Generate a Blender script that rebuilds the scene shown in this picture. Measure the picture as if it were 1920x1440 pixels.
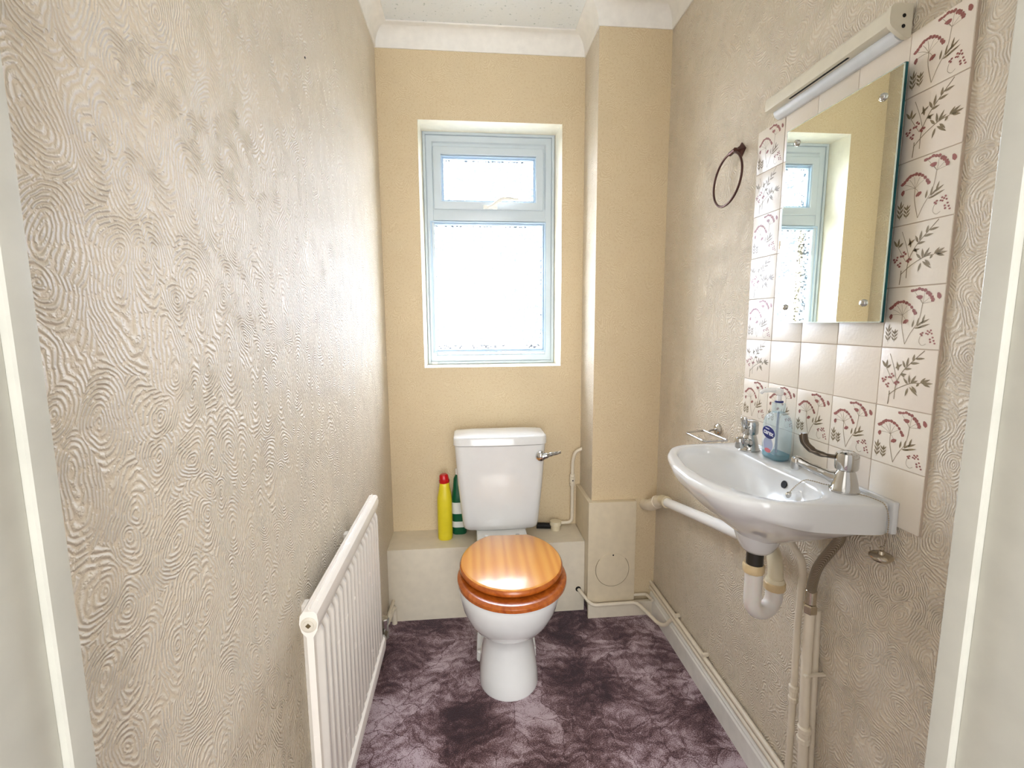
import bpy, bmesh, math, random
from mathutils import Vector, Matrix
random.seed(7)
PI = math.pi
SC = bpy.context.scene
COL = SC.collection
for o in list(bpy.data.objects): bpy.data.objects.remove(o)

# ------------------------------------------------------------ camera
XR, XL, YB, YC, XC = 0.7917, -0.353, 2.0762, 1.8649, 0.5085
ZT, ZCEIL = 2.3556, 2.43
yaw, pitch, roll, fpx = 0.0926, 0.1295, -0.0056, 879.42
cy, sy, cp, sp, cr, sr = math.cos(yaw), math.sin(yaw), math.cos(pitch), math.sin(pitch), math.cos(roll), math.sin(roll)
Rv = Vector((cy, -sy, 0)); Fv = Vector((sy*cp, cy*cp, -sp)); Uv = Vector((sp*sy, sp*cy, cp))
R2 = Rv*cr + Uv*sr; U2 = Uv*cr - Rv*sr
cam = bpy.data.cameras.new('camera'); co = bpy.data.objects.new('camera', cam); COL.objects.link(co)
cam.sensor_width = 36; cam.sensor_fit = 'HORIZONTAL'; cam.lens = fpx/1920*36; cam.clip_start = 0.02
M = Matrix.Identity(4)
for i in range(3): M[i][0] = R2[i]; M[i][1] = U2[i]; M[i][2] = -Fv[i]
M[0][3], M[1][3], M[2][3] = 0, 0, 1.2609
co.matrix_world = M
SC.camera = co

# ------------------------------------------------------------ world, lights, exposure
vs = SC.view_settings
vs.view_transform = 'Standard'; vs.look = 'None'; vs.exposure = 0.84; vs.gamma = 1; vs.use_curve_mapping = False
W = bpy.data.worlds.new('overcast_sky'); SC.world = W; W.use_nodes = True
bg = W.node_tree.nodes['Background']; bg.inputs[0].default_value = (0.86, 0.93, 1.0, 1); bg.inputs[1].default_value = 38.0
_wt = W.node_tree; _tc = _wt.nodes.new('ShaderNodeTexCoord'); _sx = _wt.nodes.new('ShaderNodeSeparateXYZ'); _rp = _wt.nodes.new('ShaderNodeValToRGB')
_wt.links.new(_tc.outputs['Generated'], _sx.inputs[0]); _wt.links.new(_sx.outputs[2], _rp.inputs[0]); _wt.links.new(_rp.outputs[0], bg.inputs[0])
_rp.color_ramp.elements[0].color = (0.75, 0.84, 0.95, 1); _rp.color_ramp.elements[1].color = (0.77, 0.88, 1.0, 1)
W.cycles.sampling_method = 'MANUAL'; W.cycles.sample_map_resolution = 256
SC.cycles.sample_clamp_indirect = 0; SC.cycles.max_bounces = 9; SC.cycles.diffuse_bounces = 5

def area(name, loc, rot, sx, sy_, power, color=(1, 1, 1), portal=False):
    l = bpy.data.lights.new(name, 'AREA'); l.shape = 'RECTANGLE'; l.size = sx; l.size_y = sy_; l.energy = power; l.color = color
    o = bpy.data.objects.new(name, l); COL.objects.link(o); o.location = loc; o.rotation_euler = rot
    if portal: l.cycles.is_portal = True
    return o
area('window_daylight_portal', (0.105, 2.34, 1.58), (-PI/2, 0, 0), 0.62, 1.05, 1, portal=True)
area('hall_fill_light', (0.1, -1.75, 1.25), (PI/2, 0, 0), 1.3, 1.9, 31, (0.93, 0.97, 1.0))  # unseen fill light added behind the camera to brighten the room
area('hall_overhead_fill', (0.1, -0.75, 2.36), (0, 0, 0), 0.5, 0.5, 9, (0.98, 0.98, 1.0))  # second added fill, unseen, shining down from under the hall ceiling

# ------------------------------------------------------------ material helpers
def newmat(name):
    m = bpy.data.materials.new(name); m.use_nodes = True
    return m, m.node_tree, m.node_tree.nodes['Principled BSDF']
def N(nt, t, **kw):
    n = nt.nodes.new(t)
    for k, v in kw.items(): setattr(n, k, v)
    return n
def math_n(nt, op, a, b=None, c=None):
    n = nt.nodes.new('ShaderNodeMath'); n.operation = op
    for i, v in enumerate((a, b, c)):
        if v is None: continue
        if isinstance(v, (int, float)): n.inputs[i].default_value = v
        else: nt.links.new(v, n.inputs[i])
    return n.outputs[0]
def noise(nt, vec, scale, detail=3, rough=0.5, dist=0.0):
    n = nt.nodes.new('ShaderNodeTexNoise'); n.inputs['Scale'].default_value = scale
    n.inputs['Detail'].default_value = detail; n.inputs['Roughness'].default_value = rough; n.inputs['Distortion'].default_value = dist
    if vec is not None: nt.links.new(vec, n.inputs['Vector'])
    return n
def ramp(nt, fac, stops):
    n = nt.nodes.new('ShaderNodeValToRGB'); e = n.color_ramp.elements
    while len(e) < len(stops): e.new(0.5)
    for i, (p_, c) in enumerate(stops):
        e[i].position = p_; e[i].color = (c if len(c) == 4 else tuple(c) + (1,))
    nt.links.new(fac, n.inputs[0]); return n
def bump(nt, bs, height, strength, dist):
    b = nt.nodes.new('ShaderNodeBump'); b.inputs['Strength'].default_value = strength; b.inputs['Distance'].default_value = dist
    nt.links.new(height, b.inputs['Height']); nt.links.new(b.outputs[0], bs.inputs['Normal']); return b
def vecmath(nt, op, a, b=None, scale=None):
    n = nt.nodes.new('ShaderNodeVectorMath'); n.operation = op
    nt.links.new(a, n.inputs[0])
    if b is not None:
        if isinstance(b, tuple): n.inputs[1].default_value = b
        else: nt.links.new(b, n.inputs[1])
    if scale is not None: n.inputs['Scale'].default_value = scale
    return n.outputs[0]
def s2l(c): return tuple(((v/255)/12.92 if v/255 <= .04045 else ((v/255+.055)/1.055)**2.4) for v in c)

def plain(name, rgb, rough=0.4, metal=0.0, var=0.04, scale=30, bmp=0.0, coat=0.0, trans=0.0, ior=1.45, sss=0.0):
    m, nt, bs = newmat(name)
    tc = N(nt, 'ShaderNodeTexCoord')
    nz = noise(nt, tc.outputs['Object'], scale, 4)
    c = s2l(rgb)
    lo = tuple(max(0, v*(1-var)) for v in c); hi = tuple(min(1, v*(1+var)) for v in c)
    r = ramp(nt, nz.outputs[0], [(0.3, lo), (0.7, hi)])
    nt.links.new(r.outputs[0], bs.inputs['Base Color'])
    rr = N(nt, 'ShaderNodeMapRange'); rr.inputs['To Min'].default_value = max(0.01, rough*0.85); rr.inputs['To Max'].default_value = min(1, rough*1.15)
    nt.links.new(nz.outputs[0], rr.inputs[0]); nt.links.new(rr.outputs[0], bs.inputs['Roughness'])
    bs.inputs['Metallic'].default_value = metal
    bs.inputs['Coat Weight'].default_value = coat; bs.inputs['Coat Roughness'].default_value = 0.08
    bs.inputs['Transmission Weight'].default_value = trans; bs.inputs['IOR'].default_value = ior
    if sss: bs.inputs['Subsurface Weight'].default_value = sss; bs.inputs['Subsurface Scale'].default_value = 0.005
    if bmp:
        n2 = noise(nt, tc.outputs['Object'], scale*6, 4); bump(nt, bs, n2.outputs[0], bmp, 0.001)
    return m

def wallpaper(name, rgb, axes, depth=0.0026, strength=0.85):
    """embossed paper: arcs swirling round scattered centres; axes = which coordinates run along the wall"""
    m, nt, bs = newmat(name)
    tc = N(nt, 'ShaderNodeTexCoord'); sep = N(nt, 'ShaderNodeSeparateXYZ'); nt.links.new(tc.outputs['Object'], sep.inputs[0])
    cb = N(nt, 'ShaderNodeCombineXYZ')
    nt.links.new(sep.outputs[axes[0]], cb.inputs[0]); nt.links.new(sep.outputs[axes[1]], cb.inputs[1])
    v = cb.outputs[0]
    # stretch upwards a bit, warp
    v1 = vecmath(nt, 'MULTIPLY', v, (1.0, 0.72, 1.0))
    wn = noise(nt, v, 7.0, 1); wv = vecmath(nt, 'SUBTRACT', wn.outputs['Color'], (0.5, 0.5, 0.5)); wv = vecmath(nt, 'SCALE', wv, scale=0.085)
    wn2 = noise(nt, v, 45.0, 1); wv2 = vecmath(nt, 'SUBTRACT', wn2.outputs['Color'], (0.5, 0.5, 0.5)); wv2 = vecmath(nt, 'SCALE', wv2, scale=0.007)
    vw = vecmath(nt, 'ADD', vecmath(nt, 'ADD', v1, wv), wv2)
    vo = N(nt, 'ShaderNodeTexVoronoi'); vo.voronoi_dimensions = '2D'; vo.feature = 'F1'; vo.inputs['Scale'].default_value = 17.0
    nt.links.new(vw, vo.inputs['Vector'])
    ph = math_n(nt, 'MULTIPLY', vo.outputs['Distance'], 2*PI/(0.0048*17))
    ang = math_n(nt, 'ADD', ph, math_n(nt, 'MULTIPLY', noise(nt, v, 60, 2).outputs[0], 2.6))
    s = math_n(nt, 'SINE', ang)
    s01 = math_n(nt, 'MULTIPLY_ADD', s, 0.5, 0.5)
    # strokes are broken up and fade in flat islands
    br = N(nt, 'ShaderNodeMapRange'); br.inputs['From Min'].default_value = 0.36; br.inputs['From Max'].default_value = 0.52; br.inputs['To Min'].default_value = 0.1
    nt.links.new(noise(nt, v, 120, 2).outputs[0], br.inputs[0])
    fl = N(nt, 'ShaderNodeMapRange'); fl.inputs['From Min'].default_value = 0.32; fl.inputs['From Max'].default_value = 0.55; fl.inputs['To Min'].default_value = 0.55
    nt.links.new(noise(nt, v, 14, 2).outputs[0], fl.inputs[0])
    h = math_n(nt, 'MULTIPLY', math_n(nt, 'MULTIPLY', s01, br.outputs[0]), fl.outputs[0])
    h2 = math_n(nt, 'ADD', h, math_n(nt, 'MULTIPLY', noise(nt, v, 420, 2).outputs[0], 0.25))
    c = s2l(rgb)
    big = noise(nt, v, 3.0, 3)
    col = ramp(nt, big.outputs[0], [(0.3, tuple(x*0.975 for x in c)), (0.7, tuple(min(1, x*1.02) for x in c))])
    mix = N(nt, 'ShaderNodeMix', data_type='RGBA', blend_type='MULTIPLY'); mix.inputs[0].default_value = 1
    nt.links.new(col.outputs[0], mix.inputs[6])
    hr = ramp(nt, h, [(0.0, (0.90, 0.86, 0.80)), (0.5, (1, 1, 1))])  # groove shade put into the base colour for stronger relief contrast
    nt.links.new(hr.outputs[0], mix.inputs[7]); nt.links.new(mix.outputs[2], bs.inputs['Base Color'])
    bs.inputs['Roughness'].default_value = 0.50
    bs.inputs['Specular IOR Level'].default_value = 0.25
    bump(nt, bs, h2, strength, depth)
    return m

PAPER = (230, 219, 200)
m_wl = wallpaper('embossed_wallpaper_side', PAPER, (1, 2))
m_wb = wallpaper('embossed_wallpaper_back', (224, 206, 172), (0, 2), 0.0006, 0.4)
m_paintcream = plain('cream_satin_paint', (222, 208, 180), 0.38, bmp=0.12)
m_boxing = plain('cream_boxing_paint', (226, 216, 196), 0.35, bmp=0.08)
m_casing = plain('aged_white_gloss', (194, 192, 180), 0.3, bmp=0.06)
m_white = plain('white_gloss_paint', (238, 236, 228), 0.28, bmp=0.05)
m_skirt = plain('white_skirting_paint', (240, 238, 230), 0.22, bmp=0.05)
m_coving = plain('white_coving', (244, 241, 234), 0.7, bmp=0.05)
m_reveal = plain('white_reveal_paint', (250, 244, 226), 0.5, bmp=0.08)
m_upvc = plain('white_upvc', (200, 210, 216), 0.22, var=0.01)
m_bead = plain('upvc_bead', (184, 205, 224), 0.2, var=0.01)
m_ceramic = plain('vitreous_china', (224, 224, 222), 0.10, var=0.01, coat=0.5)
m_panceramic = plain('vitreous_china_pan', (230, 230, 227), 0.10, var=0.01, coat=0.5)
m_chrome = plain('chrome', (196, 195, 192), 0.08, metal=1.0, var=0.03)
m_chromeworn = plain('worn_chrome', (196, 186, 168), 0.22, metal=1.0, var=0.12, scale=90)
m_bronze = plain('brown_metal', (86, 58, 52), 0.3, metal=0.7, var=0.1)
m_dark = plain('dark_void', (16, 14, 12), 0.7)
m_darkrubber = plain('dark_waste_metal', (66, 64, 58), 0.3, metal=0.6)
m_pipe = plain('cream_painted_pipe', (230, 219, 198), 0.32, bmp=0.1)
m_pvcwhite = plain('white_plastic_pipe', (246, 246, 244), 0.25, var=0.01)
m_trapwhite = plain('translucent_grey_plastic', (222, 216, 208), 0.35, var=0.02, sss=0.2)
m_trapcream = plain('cream_plastic', (226, 214, 184), 0.35, var=0.04)
m_brassy = plain('aged_cream_nut', (214, 190, 146), 0.4, var=0.06)
m_rad = plain('radiator_enamel', (238, 231, 221), 0.26, var=0.015)
m_radcap = plain('radiator_end_enamel', (214, 206, 190), 0.4, var=0.05)
m_yellow = plain('yellow_plastic', (226, 208, 40), 0.35, var=0.03)
m_red = plain('red_plastic', (196, 22, 26), 0.3)
m_green = plain('green_plastic', (14, 92, 58), 0.3)
m_paperlabel = plain('white_label', (236, 236, 232), 0.5)
m_maroon = plain('maroon_glaze_print', (150, 92, 84), 0.35, var=0.25, scale=900)
m_olive = plain('olive_glaze_print', (134, 118, 88), 0.35, var=0.2, scale=600)
m_line = plain('grey_brown_glaze_line', (164, 148, 124), 0.35)
m_grout = plain('grout', (196, 178, 158), 0.8, bmp=0.2)
m_navy = plain('navy_ink', (18, 30, 110), 0.35)
m_pink = plain('pink_ink', (214, 120, 130), 0.4)
m_greyblue = plain('lilac_grey_ink', (170, 176, 200), 0.4)
m_inkwhite = plain('white_ink', (245, 245, 250), 0.4)
m_lamp = plain('cream_lamp_plastic', (222, 215, 195), 0.35)
m_diffuser = plain('opal_diffuser', (222, 226, 228), 0.3)
m_mirrorglass = plain('mirror_silvering', (236, 240, 230), 0.012, metal=1.0, var=0.005)
m_mirroredge = plain('green_glass_edge', (20, 84, 90), 0.1, metal=0.3, var=0.2)
m_bevel = plain('polished_glass_bevel', (225, 240, 235), 0.08, metal=0.6)
m_hall = plain('hall_paint', (236, 234, 230), 0.7)
m_patio = plain('outdoor_paving', (150, 145, 135), 0.9)

def tile_mat():
    m, nt, bs = newmat('glazed_cream_tile')
    tc = N(nt, 'ShaderNodeTexCoord'); oi = N(nt, 'ShaderNodeObjectInfo')
    c = s2l((234, 224, 208))
    r = ramp(nt, oi.outputs['Random'], [(0.0, tuple(x*0.97 for x in c)), (0.5, c), (1.0, (c[0]*1.0, c[1]*0.965, c[2]*0.965))])
    nt.links.new(r.outputs[0], bs.inputs['Base Color'])
    bs.inputs['Roughness'].default_value = 0.3
    bs.inputs['Coat Weight'].default_value = 0.2; bs.inputs['Coat Roughness'].default_value = 0.2
    v = vecmath(nt, 'ADD', tc.outputs['Object'], oi.outputs['Location'])
    n1 = noise(nt, v, 140, 3); bump(nt, bs, n1.outputs[0], 0.35, 0.0008)
    return m
m_tile = tile_mat()

def wood_mat():
    m, nt, bs = newmat('honey_pine')
    tc = N(nt, 'ShaderNodeTexCoord')
    mp = N(nt, 'ShaderNodeMapping'); mp.inputs['Scale'].default_value = (1, 0.06, 1); mp.inputs['Rotation'].default_value = (0, 0, 0.10)
    nt.links.new(tc.outputs['Object'], mp.inputs[0])
    w = N(nt, 'ShaderNodeTexWave'); w.wave_type = 'BANDS'; w.bands_direction = 'X'
    w.inputs['Scale'].default_value = 9; w.inputs['Distortion'].default_value = 6.0; w.inputs['Detail'].default_value = 3; w.inputs['Detail Scale'].default_value = 1.2
    nt.links.new(mp.outputs[0], w.inputs['Vector'])
    n1 = noise(nt, mp.outputs[0], 260, 4)
    f = math_n(nt, 'ADD', math_n(nt, 'MULTIPLY', w.outputs['Fac'], 0.75), math_n(nt, 'MULTIPLY', n1.outputs[0], 0.3))
    r = ramp(nt, f, [(0.0, s2l((218, 142, 60))), (0.45, s2l((228, 156, 72))), (1.0, s2l((236, 170, 84)))])
    nt.links.new(r.outputs[0], bs.inputs['Base Color'])
    bs.inputs['Roughness'].default_value = 0.28; bs.inputs['Coat Weight'].default_value = 0.6; bs.inputs['Coat Roughness'].default_value = 0.15
    return m
m_wood = wood_mat()
def wood_rim():
    m, nt, bs = newmat('honey_pine_end_grain')
    tc = N(nt, 'ShaderNodeTexCoord'); n1 = noise(nt, tc.outputs['Object'], 25, 4, 0.6, 1.5)
    r = ramp(nt, n1.outputs[0], [(0.3, s2l((150, 66, 16))), (0.7, s2l((196, 106, 34)))])
    nt.links.new(r.outputs[0], bs.inputs['Base Color']); bs.inputs['Roughness'].default_value = 0.25; bs.inputs['Coat Weight'].default_value = 0.6
    bs.inputs['Coat Roughness'].default_value = 0.12
    return m
m_woodrim = wood_rim()

def carpet_mat():
    m, nt, bs = newmat('plum_leaf_carpet')
    tc = N(nt, 'ShaderNodeTexCoord'); v = tc.outputs['Object']
    wn = noise(nt, v, 5.0, 2); wv = vecmath(nt, 'SCALE', vecmath(nt, 'SUBTRACT', wn.outputs['Color'], (.5, .5, .5)), scale=0.22)
    wn2 = noise(nt, v, 26.0, 3); wv2 = vecmath(nt, 'SCALE', vecmath(nt, 'SUBTRACT', wn2.outputs['Color'], (.5, .5, .5)), scale=0.04)
    vw = vecmath(nt, 'ADD', vecmath(nt, 'ADD', v, wv), wv2)
    vo = N(nt, 'ShaderNodeTexVoronoi'); vo.feature = 'F1'; vo.voronoi_dimensions = '2D'; vo.inputs['Scale'].default_value = 8.5
    nt.links.new(vw, vo.inputs['Vector'])
    ed = N(nt, 'ShaderNodeTexVoronoi'); ed.feature = 'DISTANCE_TO_EDGE'; ed.voronoi_dimensions = '2D'; ed.inputs['Scale'].default_value = 8.5
    nt.links.new(vw, ed.inputs['Vector'])
    ed2 = N(nt, 'ShaderNodeTexVoronoi'); ed2.feature = 'DISTANCE_TO_EDGE'; ed2.voronoi_dimensions = '2D'; ed2.inputs['Scale'].default_value = 21
    nt.links.new(vw, ed2.inputs['Vector'])
    veins = N(nt, 'ShaderNodeTexWave'); veins.wave_type = 'RINGS'; veins.inputs['Scale'].default_value = 7; veins.inputs['Distortion'].default_value = 9; veins.inputs['Detail'].default_value = 3
    nt.links.new(vw, veins.inputs['Vector'])
    # leaf blades: streaky distorted noise inside warped cells, dark fine outlines here and there
    stre = noise(nt, vw, 17.0, 5, 0.62, 2.2)
    big = noise(nt, v, 4.2, 2, 0.5, 0.6)
    sepc = N(nt, 'ShaderNodeSeparateColor'); nt.links.new(vo.outputs['Color'], sepc.inputs[0])
    vein = math_n(nt, 'MULTIPLY', veins.outputs['Fac'], 0.16)
    t = math_n(nt, 'ADD', math_n(nt, 'MULTIPLY', stre.outputs[0], 1.0), math_n(nt, 'MULTIPLY', sepc.outputs[0], 0.20))
    t = math_n(nt, 'ADD', math_n(nt, 'ADD', t, vein), math_n(nt, 'MULTIPLY_ADD', big.outputs[0], 1.7, -1.05))
    e = N(nt, 'ShaderNodeMapRange'); e.inputs['From Max'].default_value = 0.022; e.inputs['To Min'].default_value = 0.55
    nt.links.new(ed.outputs['Distance'], e.inputs[0])
    e2 = N(nt, 'ShaderNodeMapRange'); e2.inputs['From Max'].default_value = 0.03; e2.inputs['To Min'].default_value = 0.75
    nt.links.new(ed2.outputs['Distance'], e2.inputs[0])
    t = math_n(nt, 'MULTIPLY', math_n(nt, 'MULTIPLY', t, e.outputs[0]), e2.outputs[0])
    fib = noise(nt, v, 330, 3, 0.7)
    t = math_n(nt, 'ADD', t, math_n(nt, 'MULTIPLY', math_n(nt, 'SUBTRACT', fib.outputs[0], 0.5), 1.7))
    r = ramp(nt, t, [(0.12, s2l((54, 30, 24))), (0.36, s2l((100, 68, 64))), (0.56, s2l((148, 120, 122))), (0.80, s2l((208, 188, 194)))])
    nt.links.new(r.outputs[0], bs.inputs['Base Color'])
    bs.inputs['Roughness'].default_value = 0.95; bs.inputs['Sheen Weight'].default_value = 0.35; bs.inputs['Sheen Roughness'].default_value = 0.5
    bs.inputs['Sheen Tint'].default_value = (0.80, 0.78, 1, 1); bs.inputs['Specular IOR Level'].default_value = 0.1
    bump(nt, bs, fib.outputs[0], 0.9, 0.003)
    return m
m_carpet = carpet_mat()

def ceiling_mat():
    m, nt, bs = newmat('stippled_ceiling')
    tc = N(nt, 'ShaderNodeTexCoord'); n1 = noise(nt, tc.outputs['Object'], 90, 3)
    r = ramp(nt, n1.outputs[0], [(0.28, (0.55, 0.60, 0.58)), (0.36, (0.86, 0.88, 0.87))])
    nt.links.new(r.outputs[0], bs.inputs['Base Color']); bs.inputs['Roughness'].default_value = 0.8
    bump(nt, bs, n1.outputs[0], 0.6, 0.003)
    return m
m_ceil = ceiling_mat()

def pane_mat():
    """obscured window glass: ripple shading is painted into the transmission tint"""
    m, nt, bs = newmat('obscured_glass')
    nt.nodes.remove(bs)
    out = nt.nodes['Material Output']
    tc = N(nt, 'ShaderNodeTexCoord')
    wn = noise(nt, tc.outputs['Object'], 40, 2); wv = vecmath(nt, 'SCALE', vecmath(nt, 'SUBTRACT', wn.outputs['Color'], (.5, .5, .5)), scale=0.02)
    v = vecmath(nt, 'ADD', tc.outputs['Object'], wv)
    vo = N(nt, 'ShaderNodeTexVoronoi'); vo.feature = 'SMOOTH_F1'; vo.inputs['Scale'].default_value = 110; nt.links.new(v, vo.inputs['Vector'])
    n2 = noise(nt, tc.outputs['Object'], 9, 2)
    f = math_n(nt, 'MULTIPLY_ADD', n2.outputs[0], 0.45, math_n(nt, 'MULTIPLY', vo.outputs['Distance'], 0.9))
    r = ramp(nt, f, [(0.56, (0.96, 0.955, 0.975)), (0.63, (0.5, 0.5, 0.52)), (0.67, (0.140, 0.143, 0.153))])  # ridges tinted darker to imitate light and shade refracted by the ripples
    tr = N(nt, 'ShaderNodeBsdfTransparent'); nt.links.new(r.outputs[0], tr.inputs[0])
    gl = N(nt, 'ShaderNodeBsdfGlossy'); gl.inputs['Roughness'].default_value = 0.1
    b = N(nt, 'ShaderNodeBump'); b.inputs['Strength'].default_value = 0.8; b.inputs['Distance'].default_value = 0.003
    nt.links.new(vo.outputs['Distance'], b.inputs['Height']); nt.links.new(b.outputs[0], gl.inputs['Normal'])
    mx = N(nt, 'ShaderNodeMixShader'); mx.inputs[0].default_value = 0.05
    nt.links.new(tr.outputs[0], mx.inputs[1]); nt.links.new(gl.outputs[0], mx.inputs[2]); nt.links.new(mx.outputs[0], out.inputs[0])
    return m
m_pane = pane_mat()
def clear_plastic(name, tint, rough=0.05, mixg=0.18):
    m, nt, bs = newmat(name); nt.nodes.remove(bs); out = nt.nodes['Material Output']
    tc = N(nt, 'ShaderNodeTexCoord'); nz = noise(nt, tc.outputs['Object'], 60, 2)
    r = ramp(nt, nz.outputs[0], [(0.3, tuple(x*0.94 for x in tint)), (0.7, tint)])
    tr = N(nt, 'ShaderNodeBsdfTransparent'); nt.links.new(r.outputs[0], tr.inputs[0])
    gl = N(nt, 'ShaderNodeBsdfPrincipled'); gl.inputs['Roughness'].default_value = rough; nt.links.new(r.outputs[0], gl.inputs['Base Color'])
    mx = N(nt, 'ShaderNodeMixShader'); mx.inputs[0].default_value = mixg
    nt.links.new(tr.outputs[0], mx.inputs[1]); nt.links.new(gl.outputs[0], mx.inputs[2]); nt.links.new(mx.outputs[0], out.inputs[0])
    return m
m_clear = clear_plastic('clear_blue_tinted_plastic', (0.88, 0.96, 0.99), 0.05, 0.22)
m_liquid = clear_plastic('teal_soap_liquid', (0.05, 0.50, 0.62), 0.05, 0.5)

# ------------------------------------------------------------ geometry helpers
def link(name, me, mat=None, parent=None, smooth=False, autosm=None):
    o = bpy.data.objects.new(name, me); COL.objects.link(o)
    if mat is not None:
        for m in (mat if isinstance(mat, (list, tuple)) else [mat]): me.materials.append(m)
    if smooth:
        for p_ in me.polygons: p_.use_smooth = True
    if autosm is not None:
        me.set_sharp_from_angle(angle=math.radians(autosm))
    if parent is not None:
        o.parent = parent
        o.matrix_parent_inverse = Matrix.Translation(-parent_world(parent))
    return o
def parent_world(o):
    v = Vector(o.location)
    return v if o.parent is None else v     # parts sit at world coordinates; roots are never rotated while building
def bm_obj(name, bm, mat, parent=None, smooth=True, ang=35):
    bmesh.ops.recalc_face_normals(bm, faces=bm.faces[:])
    me = bpy.data.meshes.new(name); bm.to_mesh(me); bm.free()
    return link(name, me, mat, parent, smooth, ang if smooth else None)
def add_box(bm, x0, x1, y0, y1, z0, z1, bev=0.0, seg=2):
    vs_ = [bm.verts.new(p_) for p_ in ((x0, y0, z0), (x1, y0, z0), (x1, y1, z0), (x0, y1, z0), (x0, y0, z1), (x1, y0, z1), (x1, y1, z1), (x0, y1, z1))]
    fs = [bm.faces.new([vs_[i] for i in f]) for f in ((0, 3, 2, 1), (4, 5, 6, 7), (0, 1, 5, 4), (1, 2, 6, 5), (2, 3, 7, 6), (3, 0, 4, 7))]
    if bev > 0:
        ed = set(e for f in fs for e in f.edges)
        bmesh.ops.bevel(bm, geom=list(ed), offset=bev, segments=seg, affect='EDGES', profile=0.7)
def box(name, x0, x1, y0, y1, z0, z1, mat, parent=None, bev=0.0, seg=2):
    bm = bmesh.new(); add_box(bm, x0, x1, y0, y1, z0, z1, bev, seg); return bm_obj(name, bm, mat, parent, smooth=bev > 0)
def smooth_path(pts, n=6):
    P = [Vector(p_) for p_ in pts]; out = []
    for i in range(len(P)-1):
        p0 = P[max(i-1, 0)]; p1 = P[i]; p2 = P[i+1]; p3 = P[min(i+2, len(P)-1)]
        for k in range(n):
            t = k/n
            out.append(0.5*((2*p1)+(-p0+p2)*t+(2*p0-5*p1+4*p2-p3)*t*t+(-p0+3*p1-3*p2+p3)*t**3))
    out.append(P[-1]); return out
def round_path(pts, r=0.02, n=5):
    """straight runs with rounded corners"""
    P = [Vector(p_) for p_ in pts]; out = [P[0]]
    for i in range(1, len(P)-1):
        a = (P[i-1]-P[i]); b = (P[i+1]-P[i]); rr = min(r, a.length*0.45, b.length*0.45)
        A = P[i]+a.normalized()*rr; B = P[i]+b.normalized()*rr
        for k in range(n+1):
            t = k/n; out.append(A*(1-t)**2+P[i]*2*t*(1-t)+B*t*t)
    out.append(P[-1]); return out
def add_tube(bm, pts, r, seg=14, cap=True, flat=None):
    P = [Vector(p_) for p_ in pts]
    def fit_(L): return [L[min(len(L)-1, round(i*(len(L)-1)/max(1, len(P)-1)))] for i in range(len(P))]
    rad = fit_(list(r)) if isinstance(r, (list, tuple)) else [r]*len(P)
    if flat is not None: flat = fit_(flat)
    T = []
    for i in range(len(P)):
        t = P[min(i+1, len(P)-1)]-P[max(i-1, 0)]; T.append(t.normalized())
    ref = Vector((0, 0, 1)) if abs(T[0].z) < 0.9 else Vector((1, 0, 0))
    nrm = (ref - T[0]*ref.dot(T[0])).normalized(); rings = []
    for i in range(len(P)):
        nrm = (nrm - T[i]*nrm.dot(T[i])).normalized(); bn = T[i].cross(nrm)
        fa = 1 if flat is None else flat[i]
        rings.append([bm.verts.new(P[i]+(nrm*math.cos(a)*fa+bn*math.sin(a))*rad[i]) for a in [2*PI*k/seg for k in range(seg)]])
    for i in range(len(P)-1):
        for k in range(seg):
            bm.faces.new((rings[i][k], rings[i][(k+1) % seg], rings[i+1][(k+1) % seg], rings[i+1][k]))
    if cap:
        bm.faces.new(rings[0][::-1]); bm.faces.new(rings[-1])
def tube(name, pts, r, mat, parent=None, seg=14, cap=True, flat=None):
    bm = bmesh.new(); add_tube(bm, pts, r, seg, cap, flat); return bm_obj(name, bm, mat, parent, True, 50)
def add_lathe(bm, prof, base, axis=(0, 0, 1), seg=28, rib=0):
    """prof: (r, h) pairs; revolve about axis through base"""
    ax = Vector(axis).normalized(); ref = Vector((1, 0, 0)) if abs(ax.x) < 0.9 else Vector((0, 1, 0))
    u = (ref-ax*ref.dot(ax)).normalized(); w = ax.cross(u); B = Vector(base); rings = []
    for r, h in prof:
        if r < 1e-6: rings.append([bm.verts.new(B+ax*h)]); continue
        rings.append([bm.verts.new(B+ax*h+(u*math.cos(2*PI*k/seg)+w*math.sin(2*PI*k/seg))*(r*(1-(0.035 if rib and (k//2) % 2 else 0)))) for k in range(seg)])
    for a, b in zip(rings, rings[1:]):
        for k in range(seg):
            k2 = (k+1) % seg
            if len(a) == 1 and len(b) > 1: bm.faces.new((a[0], b[k], b[k2]))
            elif len(b) == 1 and len(a) > 1: bm.faces.new((a[k], a[k2], b[0]))
            elif len(a) > 1: bm.faces.new((a[k], a[k2], b[k2], b[k]))
    if len(rings[0]) > 1: bm.faces.new(rings[0][::-1])
    if len(rings[-1]) > 1: bm.faces.new(rings[-1])
def lathe(name, prof, base, mat, parent=None, axis=(0, 0, 1), seg=28, rib=0, ang=40):
    bm = bmesh.new(); add_lathe(bm, prof, base, axis, seg, rib); return bm_obj(name, bm, mat, parent, True, ang)
def loft(bm, loops, close_first=True, close_last=True):
    rings = [[bm.verts.new(p_) for p_ in L] for L in loops]; n = len(rings[0])
    for a, b in zip(rings, rings[1:]):
        for k in range(n): bm.faces.new((a[k], a[(k+1) % n], b[(k+1) % n], b[k]))
    if close_first: bm.faces.new(rings[0][::-1])
    if close_last: bm.faces.new(rings[-1])
    return rings
def prism_y(name, prof, y0, y1, mat, parent=None, smooth=True, ang=30):
    bm = bmesh.new(); loft(bm, [[(x, y0, z) for x, z in prof], [(x, y1, z) for x, z in prof]]); return bm_obj(name, bm, mat, parent, smooth, ang)
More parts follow.
